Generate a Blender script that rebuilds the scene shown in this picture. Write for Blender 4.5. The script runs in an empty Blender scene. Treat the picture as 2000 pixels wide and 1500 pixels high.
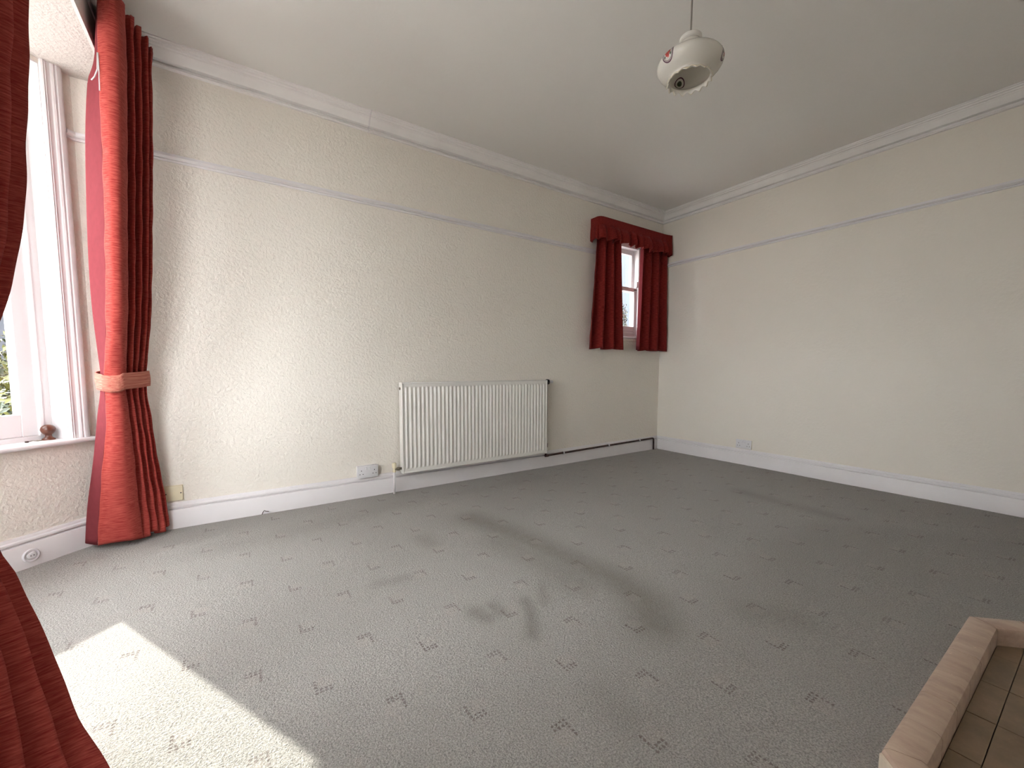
import bpy, bmesh, math, random
import numpy as np
from mathutils import Vector, Matrix

S = bpy.context.scene
C = S.collection
random.seed(7)
RNG = np.random.default_rng(7)

# ---------------------------------------------------------------- camera
cam_d = bpy.data.cameras.new('camera')
cam_d.sensor_fit = 'HORIZONTAL'
cam_d.sensor_width = 36.0
cam_d.lens = 36.0 * 808.288 / 2000.0
cam_d.shift_y = 33.854 / 2000.0
cam_d.clip_start = 0.02
cam_d.clip_end = 200
cam = bpy.data.objects.new('camera', cam_d)
C.objects.link(cam)
yaw, pitch, roll = 0.592607, 0.0785099, 0.0018756
fw = Vector((math.sin(yaw) * math.cos(pitch), math.cos(yaw) * math.cos(pitch), -math.sin(pitch)))
rt0 = Vector((math.cos(yaw), -math.sin(yaw), 0))
up0 = rt0.cross(fw)
rt = rt0 * math.cos(roll) + up0 * math.sin(roll)
up = -rt0 * math.sin(roll) + up0 * math.cos(roll)
M = Matrix(((rt.x, up.x, -fw.x, -4.13494), (rt.y, up.y, -fw.y, -3.06643), (rt.z, up.z, -fw.z, 0.935), (0, 0, 0, 1)))
cam.matrix_world = M
S.camera = cam

# ---------------------------------------------------------------- world, sun, exposure
S.view_settings.view_transform = 'Standard'
S.view_settings.look = 'None'
S.view_settings.gamma = 1.0
S.view_settings.use_curve_mapping = False
S.view_settings.exposure = 0.5
SKY = 13.5
SUN = 10.0
w = bpy.data.worlds.new('hazy_sky')
S.world = w
w.use_nodes = True
bg = w.node_tree.nodes['Background']
bg.inputs['Color'].default_value = (0.98, 0.965, 1.0, 1)
bg.inputs['Strength'].default_value = SKY
sun_d = bpy.data.lights.new('sun', 'SUN')
sun_d.energy = SUN
sun_d.color = (1.0, 0.95, 0.86)
sun_d.angle = math.radians(0.6)
sun = bpy.data.objects.new('sun', sun_d)
C.objects.link(sun)
SAZ, SEL = math.radians(-63.0), math.radians(33.3)
SD = Vector((math.cos(SEL) * math.cos(SAZ), math.cos(SEL) * math.sin(SAZ), -math.sin(SEL)))
sun.rotation_euler = SD.to_track_quat('-Z', 'Y').to_euler()
sun.location = (-8, 6, 6)


# ---------------------------------------------------------------- materials
def _nt(name):
    m = bpy.data.materials.new(name)
    m.use_nodes = True
    nt = m.node_tree
    return m, nt, nt.nodes['Principled BSDF']


def _math(nt, op, a, b=None, c=None):
    n = nt.nodes.new('ShaderNodeMath')
    n.operation = op
    for i, v in enumerate((a, b, c)):
        if v is None:
            continue
        if isinstance(v, (int, float)):
            n.inputs[i].default_value = v
        else:
            nt.links.new(v, n.inputs[i])
    return n.outputs[0]


def _coord(nt, kind='Object', scale=(1, 1, 1)):
    t = nt.nodes.new('ShaderNodeTexCoord')
    mp = nt.nodes.new('ShaderNodeMapping')
    mp.inputs['Scale'].default_value = scale
    nt.links.new(t.outputs[kind], mp.inputs['Vector'])
    return mp.outputs[0]


def _noise(nt, vec, scale, detail=2.0, rough=0.5):
    n = nt.nodes.new('ShaderNodeTexNoise')
    n.inputs['Scale'].default_value = scale
    n.inputs['Detail'].default_value = detail
    n.inputs['Roughness'].default_value = rough
    nt.links.new(vec, n.inputs['Vector'])
    return n.outputs['Fac']


def _ramp(nt, fac, stops):
    r = nt.nodes.new('ShaderNodeValToRGB')
    el = r.color_ramp.elements
    while len(el) < len(stops):
        el.new(0.5)
    for e, (p, c) in zip(el, stops):
        e.position = p
        e.color = tuple(c) + (1,) if len(c) == 3 else c
    nt.links.new(fac, r.inputs[0])
    return r.outputs[0]


def _mix(nt, fac, a, b):
    n = nt.nodes.new('ShaderNodeMix')
    n.data_type = 'RGBA'
    n.clamp_factor = True
    for sock, v in ((n.inputs[0], fac), (n.inputs[6], a), (n.inputs[7], b)):
        if isinstance(v, (int, float)):
            sock.default_value = v
        elif isinstance(v, (tuple, list)):
            sock.default_value = tuple(v) + (1,) if len(v) == 3 else v
        else:
            nt.links.new(v, sock)
    return n.outputs[2]


def _bump(nt, height, strength, dist, bsdf):
    b = nt.nodes.new('ShaderNodeBump')
    b.inputs['Strength'].default_value = strength
    b.inputs['Distance'].default_value = dist
    nt.links.new(height, b.inputs['Height'])
    nt.links.new(b.outputs[0], bsdf.inputs['Normal'])
    return b


def plain(name, col, rough=0.5, var=0.06, scale=14, bump=0.0, bscale=60, metal=0.0, spec=0.5):
    m, nt, b = _nt(name)
    v = _coord(nt)
    n = _noise(nt, v, scale, 3)
    lo = tuple(max(0, c * (1 - var)) for c in col)
    hi = tuple(min(1, c * (1 + var)) for c in col)
    nt.links.new(_ramp(nt, n, [(0.3, lo), (0.7, hi)]), b.inputs['Base Color'])
    b.inputs['Roughness'].default_value = rough
    b.inputs['Metallic'].default_value = metal
    b.inputs['Specular IOR Level'].default_value = spec
    if bump:
        _bump(nt, _noise(nt, v, bscale, 2), bump, 0.002, b)
    return m


def wallpaper(name, col, strength=0.55, sc=95):
    m, nt, b = _nt(name)
    v = _coord(nt)
    n1 = _noise(nt, v, sc, 2.5, 0.55)
    n2 = _noise(nt, v, sc * 0.45, 1.5)
    h = _math(nt, 'ADD', _math(nt, 'POWER', n1, 1.6), _math(nt, 'MULTIPLY', n2, 0.5))
    _bump(nt, h, strength, 0.006, b)
    big = _noise(nt, v, 1.3, 3)
    c1 = _mix(nt, _math(nt, 'MULTIPLY', big, 0.6), tuple(c * 0.97 for c in col), tuple(min(1, c * 1.03) for c in col))
    fleck = _math(nt, 'GREATER_THAN', _noise(nt, v, 9, 4), 0.755)
    c2 = _mix(nt, _math(nt, 'MULTIPLY', fleck, 0.25), c1, (col[0] * 0.8, col[1] * 0.74, col[2] * 0.66))
    nt.links.new(c2, b.inputs['Base Color'])
    b.inputs['Roughness'].default_value = 0.7
    b.inputs['Specular IOR Level'].default_value = 0.35
    return m


def ceiling_paint():
    m, nt, b = _nt('ceiling_emulsion')
    v = _coord(nt)
    col = (0.84, 0.82, 0.785)
    h = _math(nt, 'ADD', _noise(nt, v, 40, 3), _math(nt, 'MULTIPLY', _noise(nt, v, 6, 2), 1.5))
    sep = nt.nodes.new('ShaderNodeSeparateXYZ')
    nt.links.new(v, sep.inputs[0])
    # flaking paint along the cornice of the radiator wall
    near = _math(nt, 'LESS_THAN', _math(nt, 'ABSOLUTE', _math(nt, 'ADD', sep.outputs[1], 0.13)), 0.03)
    flake = _math(nt, 'MULTIPLY', near, _math(nt, 'GREATER_THAN', _noise(nt, v, 45, 4, 0.7), 0.56))
    h2 = _math(nt, 'ADD', h, _math(nt, 'MULTIPLY', flake, 1.6))
    # a hairline repair running across the ceiling
    wob = _math(nt, 'MULTIPLY', _math(nt, 'SUBTRACT', _noise(nt, v, 3, 3), 0.5), 0.16)
    line = _math(nt, 'LESS_THAN', _math(nt, 'ABSOLUTE', _math(nt, 'ADD', _math(nt, 'ADD', sep.outputs[0], 3.29), wob)), 0.012)
    part = _math(nt, 'MULTIPLY', line, _math(nt, 'GREATER_THAN', _noise(nt, v, 5, 2), 0.52))
    h3 = _math(nt, 'ADD', h2, _math(nt, 'MULTIPLY', part, 0.9))
    _bump(nt, h3, 0.25, 0.003, b)
    c = _mix(nt, _math(nt, 'MULTIPLY', _noise(nt, v, 0.8, 3), 0.5), tuple(x * 0.97 for x in col), tuple(x * 1.03 for x in col))
    c = _mix(nt, _math(nt, 'MULTIPLY', _math(nt, 'ADD', flake, part), 0.5), c, (0.82, 0.8, 0.76))
    nt.links.new(c, b.inputs['Base Color'])
    b.inputs['Roughness'].default_value = 0.75
    b.inputs['Specular IOR Level'].default_value = 0.3
    return m


def carpet():
    m, nt, b = _nt('patterned_carpet')
    v = _coord(nt)
    wob = nt.nodes.new('ShaderNodeTexNoise')
    wob.inputs['Scale'].default_value = 160
    nt.links.new(v, wob.inputs['Vector'])
    vs = nt.nodes.new('ShaderNodeVectorMath'); vs.operation = 'SUBTRACT'
    nt.links.new(wob.outputs['Color'], vs.inputs[0]); vs.inputs[1].default_value = (0.5, 0.5, 0.5)
    vm = nt.nodes.new('ShaderNodeVectorMath'); vm.operation = 'MULTIPLY'
    nt.links.new(vs.outputs[0], vm.inputs[0]); vm.inputs[1].default_value = (0.012, 0.012, 0)
    va = nt.nodes.new('ShaderNodeVectorMath'); va.operation = 'ADD'
    nt.links.new(v, va.inputs[0]); nt.links.new(vm.outputs[0], va.inputs[1])
    sp = nt.nodes.new('ShaderNodeSeparateXYZ')
    nt.links.new(va.outputs[0], sp.inputs[0])
    X, Y = sp.outputs[0], sp.outputs[1]
    P, D = 0.3305, 0.0125

    def motif(sx, ox, sy, oy):
        u = _math(nt, 'FLOORED_MODULO', _math(nt, 'ADD', _math(nt, 'MULTIPLY', X, sx), ox), P)
        w_ = _math(nt, 'FLOORED_MODULO', _math(nt, 'ADD', _math(nt, 'MULTIPLY', Y, sy), oy), P)
        ui, wi = _math(nt, 'DIVIDE', u, D), _math(nt, 'DIVIDE', w_, D)
        a = _math(nt, 'MULTIPLY', _math(nt, 'LESS_THAN', ui, 4), _math(nt, 'LESS_THAN', wi, 2))
        c = _math(nt, 'MULTIPLY', _math(nt, 'LESS_THAN', ui, 1), _math(nt, 'LESS_THAN', wi, 5))
        arm = _math(nt, 'MAXIMUM', a, c)
        du = _math(nt, 'ABSOLUTE', _math(nt, 'SUBTRACT', _math(nt, 'FRACT', ui), 0.5))
        dw = _math(nt, 'ABSOLUTE', _math(nt, 'SUBTRACT', _math(nt, 'FRACT', wi), 0.5))
        dot = _math(nt, 'LESS_THAN', _math(nt, 'MAXIMUM', du, dw), 0.30)
        fill = _math(nt, 'MULTIPLY',
                     _math(nt, 'MULTIPLY', _math(nt, 'LESS_THAN', ui, 5), _math(nt, 'LESS_THAN', wi, 5.5)),
                     _math(nt, 'MULTIPLY', _math(nt, 'GREATER_THAN', ui, 1), _math(nt, 'GREATER_THAN', wi, 2)))
        return _math(nt, 'MULTIPLY', arm, dot), fill
    # one motif points one way, its diagonal neighbour the other
    cx, cy = -3.436, -2.279
    d1, f1 = motif(-1, cx, -1, cy)
    ex, ey = -3.317, -2.489
    d2, f2 = motif(1, -ex, 1, -ey)
    dots = _math(nt, 'MAXIMUM', d1, d2)
    fill = _math(nt, 'MAXIMUM', f1, f2)
    fine = _noise(nt, v, 210, 3, 0.75)
    mid = _noise(nt, v, 60, 3, 0.6)
    big = _noise(nt, v, 2.2, 4, 0.6)
    base = _ramp(nt, fine, [(0.34, (0.17, 0.162, 0.145)), (0.66, (0.58, 0.555, 0.51))])
    base = _mix(nt, _math(nt, 'MULTIPLY', mid, 0.35), base, (0.39, 0.375, 0.345))
    base = _mix(nt, _math(nt, 'MULTIPLY', _math(nt, 'SUBTRACT', big, 0.35), 0.9), base, (0.34, 0.322, 0.285))
    at = nt.nodes.new('ShaderNodeAttribute')
    at.attribute_name = 'wear'
    wear = _math(nt, 'MULTIPLY', at.outputs['Fac'], _math(nt, 'ADD', 0.55, _math(nt, 'MULTIPLY', _noise(nt, v, 22, 5, 0.75), 1.0)))
    base = _mix(nt, _math(nt, 'MULTIPLY', wear, 0.62), base, (0.17, 0.153, 0.128))
    base = _mix(nt, _math(nt, 'MULTIPLY', fill, 0.13), base, (0.50, 0.42, 0.37))
    keep = _math(nt, 'MULTIPLY', _math(nt, 'GREATER_THAN', fine, 0.40), _math(nt, 'ADD', 0.35, _noise(nt, v, 4.5, 2)))
    base = _mix(nt, _math(nt, 'MULTIPLY', _math(nt, 'MULTIPLY', dots, keep), 0.74), base, (0.10, 0.062, 0.052))
    nt.links.new(base, b.inputs['Base Color'])
    b.inputs['Roughness'].default_value = 0.95
    b.inputs['Specular IOR Level'].default_value = 0.1
    b.inputs['Sheen Weight'].default_value = 0.15
    h = _math(nt, 'ADD', _math(nt, 'MULTIPLY', fine, 1.0), _math(nt, 'MULTIPLY', _noise(nt, v, 130, 3, 0.6), 1.3))
    _bump(nt, h, 1.0, 0.006, b)
    return m


def fabric(name, dark, light, sx=28, sv=330, bump=0.4):
    """slub weave: short horizontal streaks, laid out along the cloth (UV in metres)"""
    m, nt, b = _nt(name)
    v = _coord(nt, 'UV', (sx, sv, 1))
    n = _noise(nt, v, 1.0, 3, 0.6)
    v2 = _coord(nt, 'UV', (sx * 3, sv * 2.5, 1))
    n2 = _noise(nt, v2, 1.0, 2, 0.6)
    f = _math(nt, 'ADD', _math(nt, 'MULTIPLY', n, 0.75), _math(nt, 'MULTIPLY', n2, 0.25))
    nt.links.new(_ramp(nt, f, [(0.33, dark), (0.5, tuple((a + c) / 2 * 0.9 for a, c in zip(dark, light))), (0.69, light)]), b.inputs['Base Color'])
    b.inputs['Roughness'].default_value = 0.85
    b.inputs['Specular IOR Level'].default_value = 0.04
    b.inputs['Sheen Weight'].default_value = 0.05
    _bump(nt, f, bump, 0.002, b)
    return m


def glass_mat():
    m = bpy.data.materials.new('window_glass')
    m.use_nodes = True
    nt = m.node_tree
    nt.nodes.clear()
    out = nt.nodes.new('ShaderNodeOutputMaterial')
    tr = nt.nodes.new('ShaderNodeBsdfTransparent')
    tr.inputs[0].default_value = (0.95, 0.97, 0.97, 1)
    gl = nt.nodes.new('ShaderNodeBsdfGlossy')
    gl.inputs['Roughness'].default_value = 0.02
    fr = nt.nodes.new('ShaderNodeFresnel')
    fr.inputs[0].default_value = 1.45
    mx = nt.nodes.new('ShaderNodeMixShader')
    ge = nt.nodes.new('ShaderNodeNewGeometry')
    nt.links.new(_math(nt, 'MULTIPLY', fr.outputs[0], _math(nt, 'SUBTRACT', 1.0, ge.outputs['Backfacing'])), mx.inputs[0])
    nt.links.new(tr.outputs[0], mx.inputs[1])
    nt.links.new(gl.outputs[0], mx.inputs[2])
    nt.links.new(mx.outputs[0], out.inputs[0])
    return m


def stone(name, a, b_, c, streak=(6, 40, 6)):
    m, nt, b = _nt(name)
    v = _coord(nt, 'Object', streak)
    n = _noise(nt, v, 1.0, 5, 0.65)
    col = _ramp(nt, n, [(0.3, a), (0.5, b_), (0.72, c)])
    v2 = _coord(nt)
    vein = _math(nt, 'GREATER_THAN', _noise(nt, v2, 30, 5, 0.7), 0.66)
    col = _mix(nt, _math(nt, 'MULTIPLY', vein, 0.35), col, tuple(min(1, x * 1.5) for x in c))
    nt.links.new(col, b.inputs['Base Color'])
    b.inputs['Roughness'].default_value = 0.42
    _bump(nt, n, 0.15, 0.002, b)
    return m


MT = {}
MT['wall'] = wallpaper('cream_textured_wallpaper', (0.84, 0.795, 0.715), 0.9, 62)
MT['wall_smooth'] = wallpaper('cream_wall_paint', (0.83, 0.785, 0.70), 0.3, 50)
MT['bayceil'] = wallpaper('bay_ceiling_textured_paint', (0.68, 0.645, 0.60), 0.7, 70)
MT['ceiling'] = ceiling_paint()
MT['gloss'] = plain('white_gloss_paint', (0.78, 0.755, 0.755), 0.35, 0.02, 5, 0.06, 25, spec=0.25)
MT['cornice'] = plain('white_cornice_paint', (0.86, 0.84, 0.82), 0.55, 0.03, 6, 0.15, 50)
MT['radiator'] = plain('white_radiator_enamel', (0.80, 0.78, 0.73), 0.3, 0.015, 3)
MT['plastic'] = plain('white_plastic', (0.74, 0.73, 0.74), 0.35, 0.02, 8)
MT['cream_plastic'] = plain('aged_cream_plastic', (0.78, 0.70, 0.50), 0.4, 0.05, 20)
MT['dark'] = plain('dark_void', (0.02, 0.018, 0.018), 0.6, 0.2)
MT['copper'] = plain('tarnished_copper', (0.085, 0.05, 0.042), 0.38, 0.35, 30, 0.2, 80, 0.5)
MT['brass'] = plain('dull_brass', (0.20, 0.17, 0.13), 0.4, 0.3, 60, 0, 60, 0.6)
MT['carpet'] = carpet()
MT['fab'] = fabric('red_slub_curtain_fabric', (0.25, 0.019, 0.019), (0.56, 0.118, 0.092), 26, 290)
MT['fab_tie'] = fabric('red_slub_tieback_fabric', (0.34, 0.06, 0.05), (0.64, 0.27, 0.19), 22, 210)
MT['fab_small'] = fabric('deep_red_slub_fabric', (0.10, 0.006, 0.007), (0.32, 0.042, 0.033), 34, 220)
MT['lining'] = plain('dusty_rose_lining', (0.17, 0.034, 0.040), 0.9, 0.05, 30, 0.1, 300, spec=0.02)
MT['glass'] = glass_mat()
MT['kerb'] = stone('pinkish_marble_kerb', (0.36, 0.25, 0.19), (0.46, 0.335, 0.255), (0.55, 0.42, 0.32), (22, 6, 22))
MT['kerb_face'] = stone('pale_marble_kerb_side', (0.46, 0.38, 0.28), (0.56, 0.47, 0.36), (0.62, 0.54, 0.42))
MT['tile'] = stone('brown_hearth_tile', (0.15, 0.098, 0.058), (0.20, 0.14, 0.085), (0.27, 0.18, 0.115), (9, 9, 9))
MT['grout'] = plain('dark_grout', (0.09, 0.065, 0.045), 0.9)
def opal():
    m, nt, b = _nt('opal_glass')
    v = _coord(nt)
    c = _mix(nt, _noise(nt, v, 5, 2), (0.82, 0.79, 0.72), (0.86, 0.83, 0.77))
    nt.links.new(c, b.inputs['Base Color'])
    b.inputs['Roughness'].default_value = 0.12
    tl = nt.nodes.new('ShaderNodeBsdfTranslucent')
    nt.links.new(c, tl.inputs['Color'])
    mx = nt.nodes.new('ShaderNodeMixShader')
    mx.inputs[0].default_value = 0.35
    nt.links.new(b.outputs[0], mx.inputs[1])
    nt.links.new(tl.outputs[0], mx.inputs[2])
    nt.links.new(mx.outputs[0], nt.nodes['Material Output'].inputs[0])
    return m


MT['opal'] = opal()
MT['opal_in'] = plain('opal_glass_rim', (0.78, 0.70, 0.53), 0.2, 0.04, 30)
MT['ring_print'] = plain('plum_printed_ring', (0.10, 0.035, 0.06), 0.2, 0.2, 60)
MT['rose_print'] = plain('red_rose_print', (0.42, 0.06, 0.05), 0.2, 0.4, 160)
MT['leaf_print'] = plain('green_leaf_print', (0.07, 0.09, 0.05), 0.2, 0.3, 120)
MT['cap'] = plain('white_lamp_fitting', (0.66, 0.63, 0.58), 0.35, 0.03)
MT['flex'] = plain('grey_lamp_flex', (0.22, 0.19, 0.17), 0.6, 0.05)
MT['wood'] = plain('varnished_turned_wood', (0.10, 0.032, 0.016), 0.28, 0.35, 40)
MT['leaf_y'] = plain('yellow_green_leaf', (0.060, 0.064, 0.008), 0.5, 0.45, 9)
MT['leaf_g'] = plain('green_leaf', (0.012, 0.021, 0.006), 0.5, 0.5, 9)
MT['twig'] = plain('brown_bark', (0.04, 0.03, 0.022), 0.9, 0.2)
MT['lawn'] = plain('pale_gravel_drive', (0.38, 0.36, 0.335), 0.9, 0.15, 3)
MT['render'] = plain('pale_blue_white_render', (0.045, 0.056, 0.075), 0.8, 0.04, 2)
MT['render_w'] = plain('white_render', (0.075, 0.08, 0.088), 0.8, 0.04, 2)
MT['slate'] = plain('blue_grey_slate', (0.013, 0.016, 0.022), 0.7, 0.2, 8)
MT['brick'] = plain('outer_brick', (0.16, 0.10, 0.075), 0.9, 0.2, 12)


# ---------------------------------------------------------------- mesh helpers
def link(name, verts, faces, mat=None, parent=None, smooth=False, uv=None):
    me = bpy.data.meshes.new(name)
    me.from_pydata([tuple(v) for v in verts], [], faces)
    if uv is not None:
        l = me.uv_layers.new(name='UVMap')
        vi = np.empty(len(me.loops), dtype=np.int32)
        me.loops.foreach_get('vertex_index', vi)
        l.data.foreach_set('uv', np.asarray(uv, dtype=np.float32)[vi].ravel())
    if smooth:
        me.polygons.foreach_set('use_smooth', [True] * len(me.polygons))
    me.update()
    o = bpy.data.objects.new(name, me)
    if mat is not None:
        me.materials.append(MT[mat] if isinstance(mat, str) else mat)
    C.objects.link(o)
    if parent is not None:
        o.parent = parent
    return o


def tag(o, label, cat, group=None, kind=None):
    o['label'] = label
    o['category'] = cat
    if group:
        o['group'] = group
    if kind:
        o['kind'] = kind
    return o


def empty(name, loc=(0, 0, 0), rz=0.0):
    o = bpy.data.objects.new(name, None)
    o.empty_display_size = 0.05
    C.objects.link(o)
    o.location = loc
    o.rotation_euler = (0, 0, rz)
    return o


class MB:
    """collects shapes into one mesh"""
    def __init__(self):
        self.v, self.f = [], []

    def add(self, vs, fs):
        b = len(self.v)
        self.v += [tuple(x) for x in vs]
        self.f += [tuple(i + b for i in f) for f in fs]
        return self

    def box(self, x0, x1, y0, y1, z0, z1):
        vs = [(x, y, z) for z in (z0, z1) for y in (y0, y1) for x in (x0, x1)]
        return self.add(vs, [(0, 2, 3, 1), (4, 5, 7, 6), (0, 1, 5, 4), (2, 6, 7, 3), (0, 4, 6, 2), (1, 3, 7, 5)])

    def bbox(self, x0, x1, y0, y1, z0, z1, r=0.003):
        bm = bmesh.new()
        bmesh.ops.create_cube(bm, size=1)
        for vv in bm.verts:
            vv.co = Vector((x0 + (vv.co.x + .5) * (x1 - x0), y0 + (vv.co.y + .5) * (y1 - y0), z0 + (vv.co.z + .5) * (z1 - z0)))
        bmesh.ops.bevel(bm, geom=list(bm.edges), offset=r, segments=2, affect='EDGES', profile=0.5)
        bm.verts.index_update()
        self.add([vv.co[:] for vv in bm.verts], [[q.index for q in f.verts] for f in bm.faces])
        bm.free()
        return self

    def prism(self, poly, z0, z1):
        n = len(poly)
        vs = [(x, y, z0) for x, y in poly] + [(x, y, z1) for x, y in poly]
        fs = [tuple(range(n - 1, -1, -1)), tuple(range(n, 2 * n))]
        fs += [(i, (i + 1) % n, n + (i + 1) % n, n + i) for i in range(n)]
        return self.add(vs, fs)

    def lathe(self, prof, n=32, axis='z', at=(0, 0, 0), cap=True):
        vs, fs = [], []
        for r, h in prof:
            for k in range(n):
                a = 2 * math.pi * k / n
                c, s = r * math.cos(a), r * math.sin(a)
                p = {'z': (c, s, h), 'y': (c, h, s), 'x': (h, c, s)}[axis]
                vs.append((p[0] + at[0], p[1] + at[1], p[2] + at[2]))
        m = len(prof)
        for i in range(m - 1):
            for k in range(n):
                fs.append((i * n + k, i * n + (k + 1) % n, (i + 1) * n + (k + 1) % n, (i + 1) * n + k))
        if cap:
            fs.append(tuple(range(n - 1, -1, -1)))
            fs.append(tuple((m - 1) * n + k for k in range(n)))
        return self.add(vs, fs)

    def tube(self, pts, r, n=10):
        pts = [Vector(p) for p in pts]
        vs, fs = [], []
        t0 = (pts[1] - pts[0]).normalized()
        ref = Vector((0, 0, 1)) if abs(t0.z) < .9 else Vector((1, 0, 0))
        nx = t0.cross(ref).normalized()
        for i, p in enumerate(pts):
            t = (pts[min(i + 1, len(pts) - 1)] - pts[max(i - 1, 0)]).normalized()
            nx = (nx - t * nx.dot(t)).normalized()
            ny = t.cross(nx)
            for k in range(n):
                a = 2 * math.pi * k / n
                vs.append(p + nx * (r * math.cos(a)) + ny * (r * math.sin(a)))
        for i in range(len(pts) - 1):
            for k in range(n):
                fs.append((i * n + k, i * n + (k + 1) % n, (i + 1) * n + (k + 1) % n, (i + 1) * n + k))
        fs.append(tuple(range(n - 1, -1, -1)))
        fs.append(tuple((len(pts) - 1) * n + k for k in range(n)))
        return self.add(vs, fs)

    def build(self, name, mat, parent=None, smooth=False):
        return link(name, self.v, self.f, mat, parent, smooth)


def auto_smooth(o, deg=35):
    """smooth faces, hard where the edge is sharp"""
    me = o.data
    bm = bmesh.new()
    bm.from_mesh(me)
    bmesh.ops.recalc_face_normals(bm, faces=list(bm.faces))
    for f in bm.faces:
        f.smooth = True
    for e in bm.edges:
        if len(e.link_faces) == 2:
            e.smooth = e.calc_face_angle(0) < math.radians(deg)
    bm.to_mesh(me)
    bm.free()
    return o


def sweep(path, prof, seg=None, ends=(None, None)):
    """profile (offset from wall, z) run along a plan polyline, room on the right of travel, mitred.
    returns one (verts, faces) per segment"""
    n = len(path)
    P = [Vector((a, b)) for a, b in path]
    dirs = [(P[i + 1] - P[i]).normalized() for i in range(n - 1)]
    nor = [Vector((d.y, -d.x)) for d in dirs]
    mit = []
    for i in range(n):
        if i == 0:
            mit.append(nor[0])
        elif i == n - 1:
            mit.append(nor[-1])
        else:
            b = nor[i - 1] + nor[i]
            mit.append(b / (1 + nor[i - 1].dot(nor[i])))
    out = []
    m = len(prof)
    for i in range(n - 1):
        vs = []
        for j in (i, i + 1):
            for o, z in prof:
                q = P[j] + mit[j] * o
                vs.append((q.x, q.y, z))
        fs = [(k, k + 1, m + k + 1, m + k) for k in range(m - 1)]
        fs += [tuple(range(m)), tuple(range(2 * m - 1, m - 1, -1))]
        out.append((vs, fs))
    return out


def catmull(pts, sub):
    """points (k-dim) -> denser smooth polyline through them"""
    A = np.asarray(pts, float)
    out = []
    n = len(A)
    for i in range(n - 1):
        p0, p1, p2, p3 = A[max(i - 1, 0)], A[i], A[i + 1], A[min(i + 2, n - 1)]
        for k in range(sub):
            t = k / sub
            out.append(0.5 * ((2 * p1) + (-p0 + p2) * t + (2 * p0 - 5 * p1 + 4 * p2 - p3) * t * t + (-p0 + 3 * p1 - 3 * p2 + p3) * t ** 3))
    out.append(A[-1])
    return np.array(out)


def cloth(name, rows, mat, parent, sub=6, zstep=0.03, thick=0.004, mod=None):
    """rows: [(z, [(x,y),...]), ...] from top to bottom; every row has the same number of points"""
    dense = [catmull(p, sub) for _, p in rows]
    zs = np.array([r[0] for r in rows])
    G = np.array([np.column_stack([d, np.full(len(d), z)]) for d, z in zip(dense, zs)])     # rows x cols x 3
    order = np.argsort(zs)
    zz = np.linspace(zs.max(), zs.min(), max(4, int((zs.max() - zs.min()) / zstep)))
    V = np.empty((len(zz), G.shape[1], 3))
    zo = zs[order]
    for c in range(2):
        Y = G[order][:, :, c]
        # monotone cubic (finite-difference tangents) in z
        d = np.zeros_like(Y)
        h = np.diff(zo)[:, None]
        sl = np.diff(Y, axis=0) / h
        d[1:-1] = np.where(sl[:-1] * sl[1:] > 0, 2 * sl[:-1] * sl[1:] / (sl[:-1] + sl[1:] + 1e-12), 0)
        d[0], d[-1] = sl[0], sl[-1]
        idx = np.clip(np.searchsorted(zo, zz, side='right') - 1, 0, len(zo) - 2)
        t = ((zz - zo[idx]) / (zo[idx + 1] - zo[idx]))[:, None]
        hh = (zo[idx + 1] - zo[idx])[:, None]
        V[:, :, c] = ((2 * t ** 3 - 3 * t ** 2 + 1) * Y[idx] + (t ** 3 - 2 * t ** 2 + t) * hh * d[idx]
                      + (-2 * t ** 3 + 3 * t ** 2) * Y[idx + 1] + (t ** 3 - t ** 2) * hh * d[idx + 1])
    V[:, :, 2] = zz[:, None]
    ref = dense[len(dense) // 3]
    arc = np.concatenate([[0], np.cumsum(np.hypot(*np.diff(ref, axis=0).T))])
    if mod is not None:
        V = mod(V, arc, zz)
    nr, nc = V.shape[:2]
    faces = [(i * nc + j, (i + 1) * nc + j, (i + 1) * nc + j + 1, i * nc + j + 1) for i in range(nr - 1) for j in range(nc - 1)]
    uv = np.stack(np.broadcast_arrays(arc[None, :], zz[:, None]), -1).reshape(-1, 2)
    o = link(name, V.reshape(-1, 3), faces, mat, parent, True, uv)
    if thick:
        md = o.modifiers.new('thickness', 'SOLIDIFY')
        md.thickness = thick
        md.offset = 0
    return o

# ================================================================= the room
H = 2.673            # ceiling
HB = 2.395            # bay ceiling
XF = -4.597          # front wall plane (bay opening)
YN = -3.9            # wall behind the camera
K = Vector((-4.752, 0.0))
LB = 1.04
q = math.sqrt(0.5)
B1 = (K.x - LB * q, K.y - LB * q)
B2 = (B1[0], -2.5 - B1[1])
B3 = (K.x, -2.5)
LF = B1[1] - B2[1]
T = 0.28


def wall_with_opening(name, label, loc, rz, L, o, zt, a0, a1, mat, T=T):
    """local x along the wall (-L..0), +y outwards; o = (x0, x1, z0, z1) or None; a0/a1 outer mitre overhang"""
    mb = MB()
    e = 0.0

    def piece(xa, xb, z0, z1):
        pa = (xa, xb)
        oa = xa - (a0 if xa <= -L + 1e-6 else 0)
        ob = xb + (a1 if xb >= -1e-6 else 0)
        mb.prism([(xa, 0), (xb, 0), (ob, T), (oa, T)], z0, z1)
    if o is None:
        piece(-L, 0, -0.4, zt)
    else:
        x0, x1, z0, z1 = o
        piece(-L, x0, -0.4, zt)
        piece(x1, 0, -0.4, zt)
        piece(x0, x1, -0.4, z0)
        piece(x0, x1, z1, zt)
    ob = mb.build(name, mat)
    ob.location = (loc[0], loc[1], 0)
    ob.rotation_euler = (0, 0, rz)
    return tag(ob, label, 'wall', kind='structure')


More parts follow.
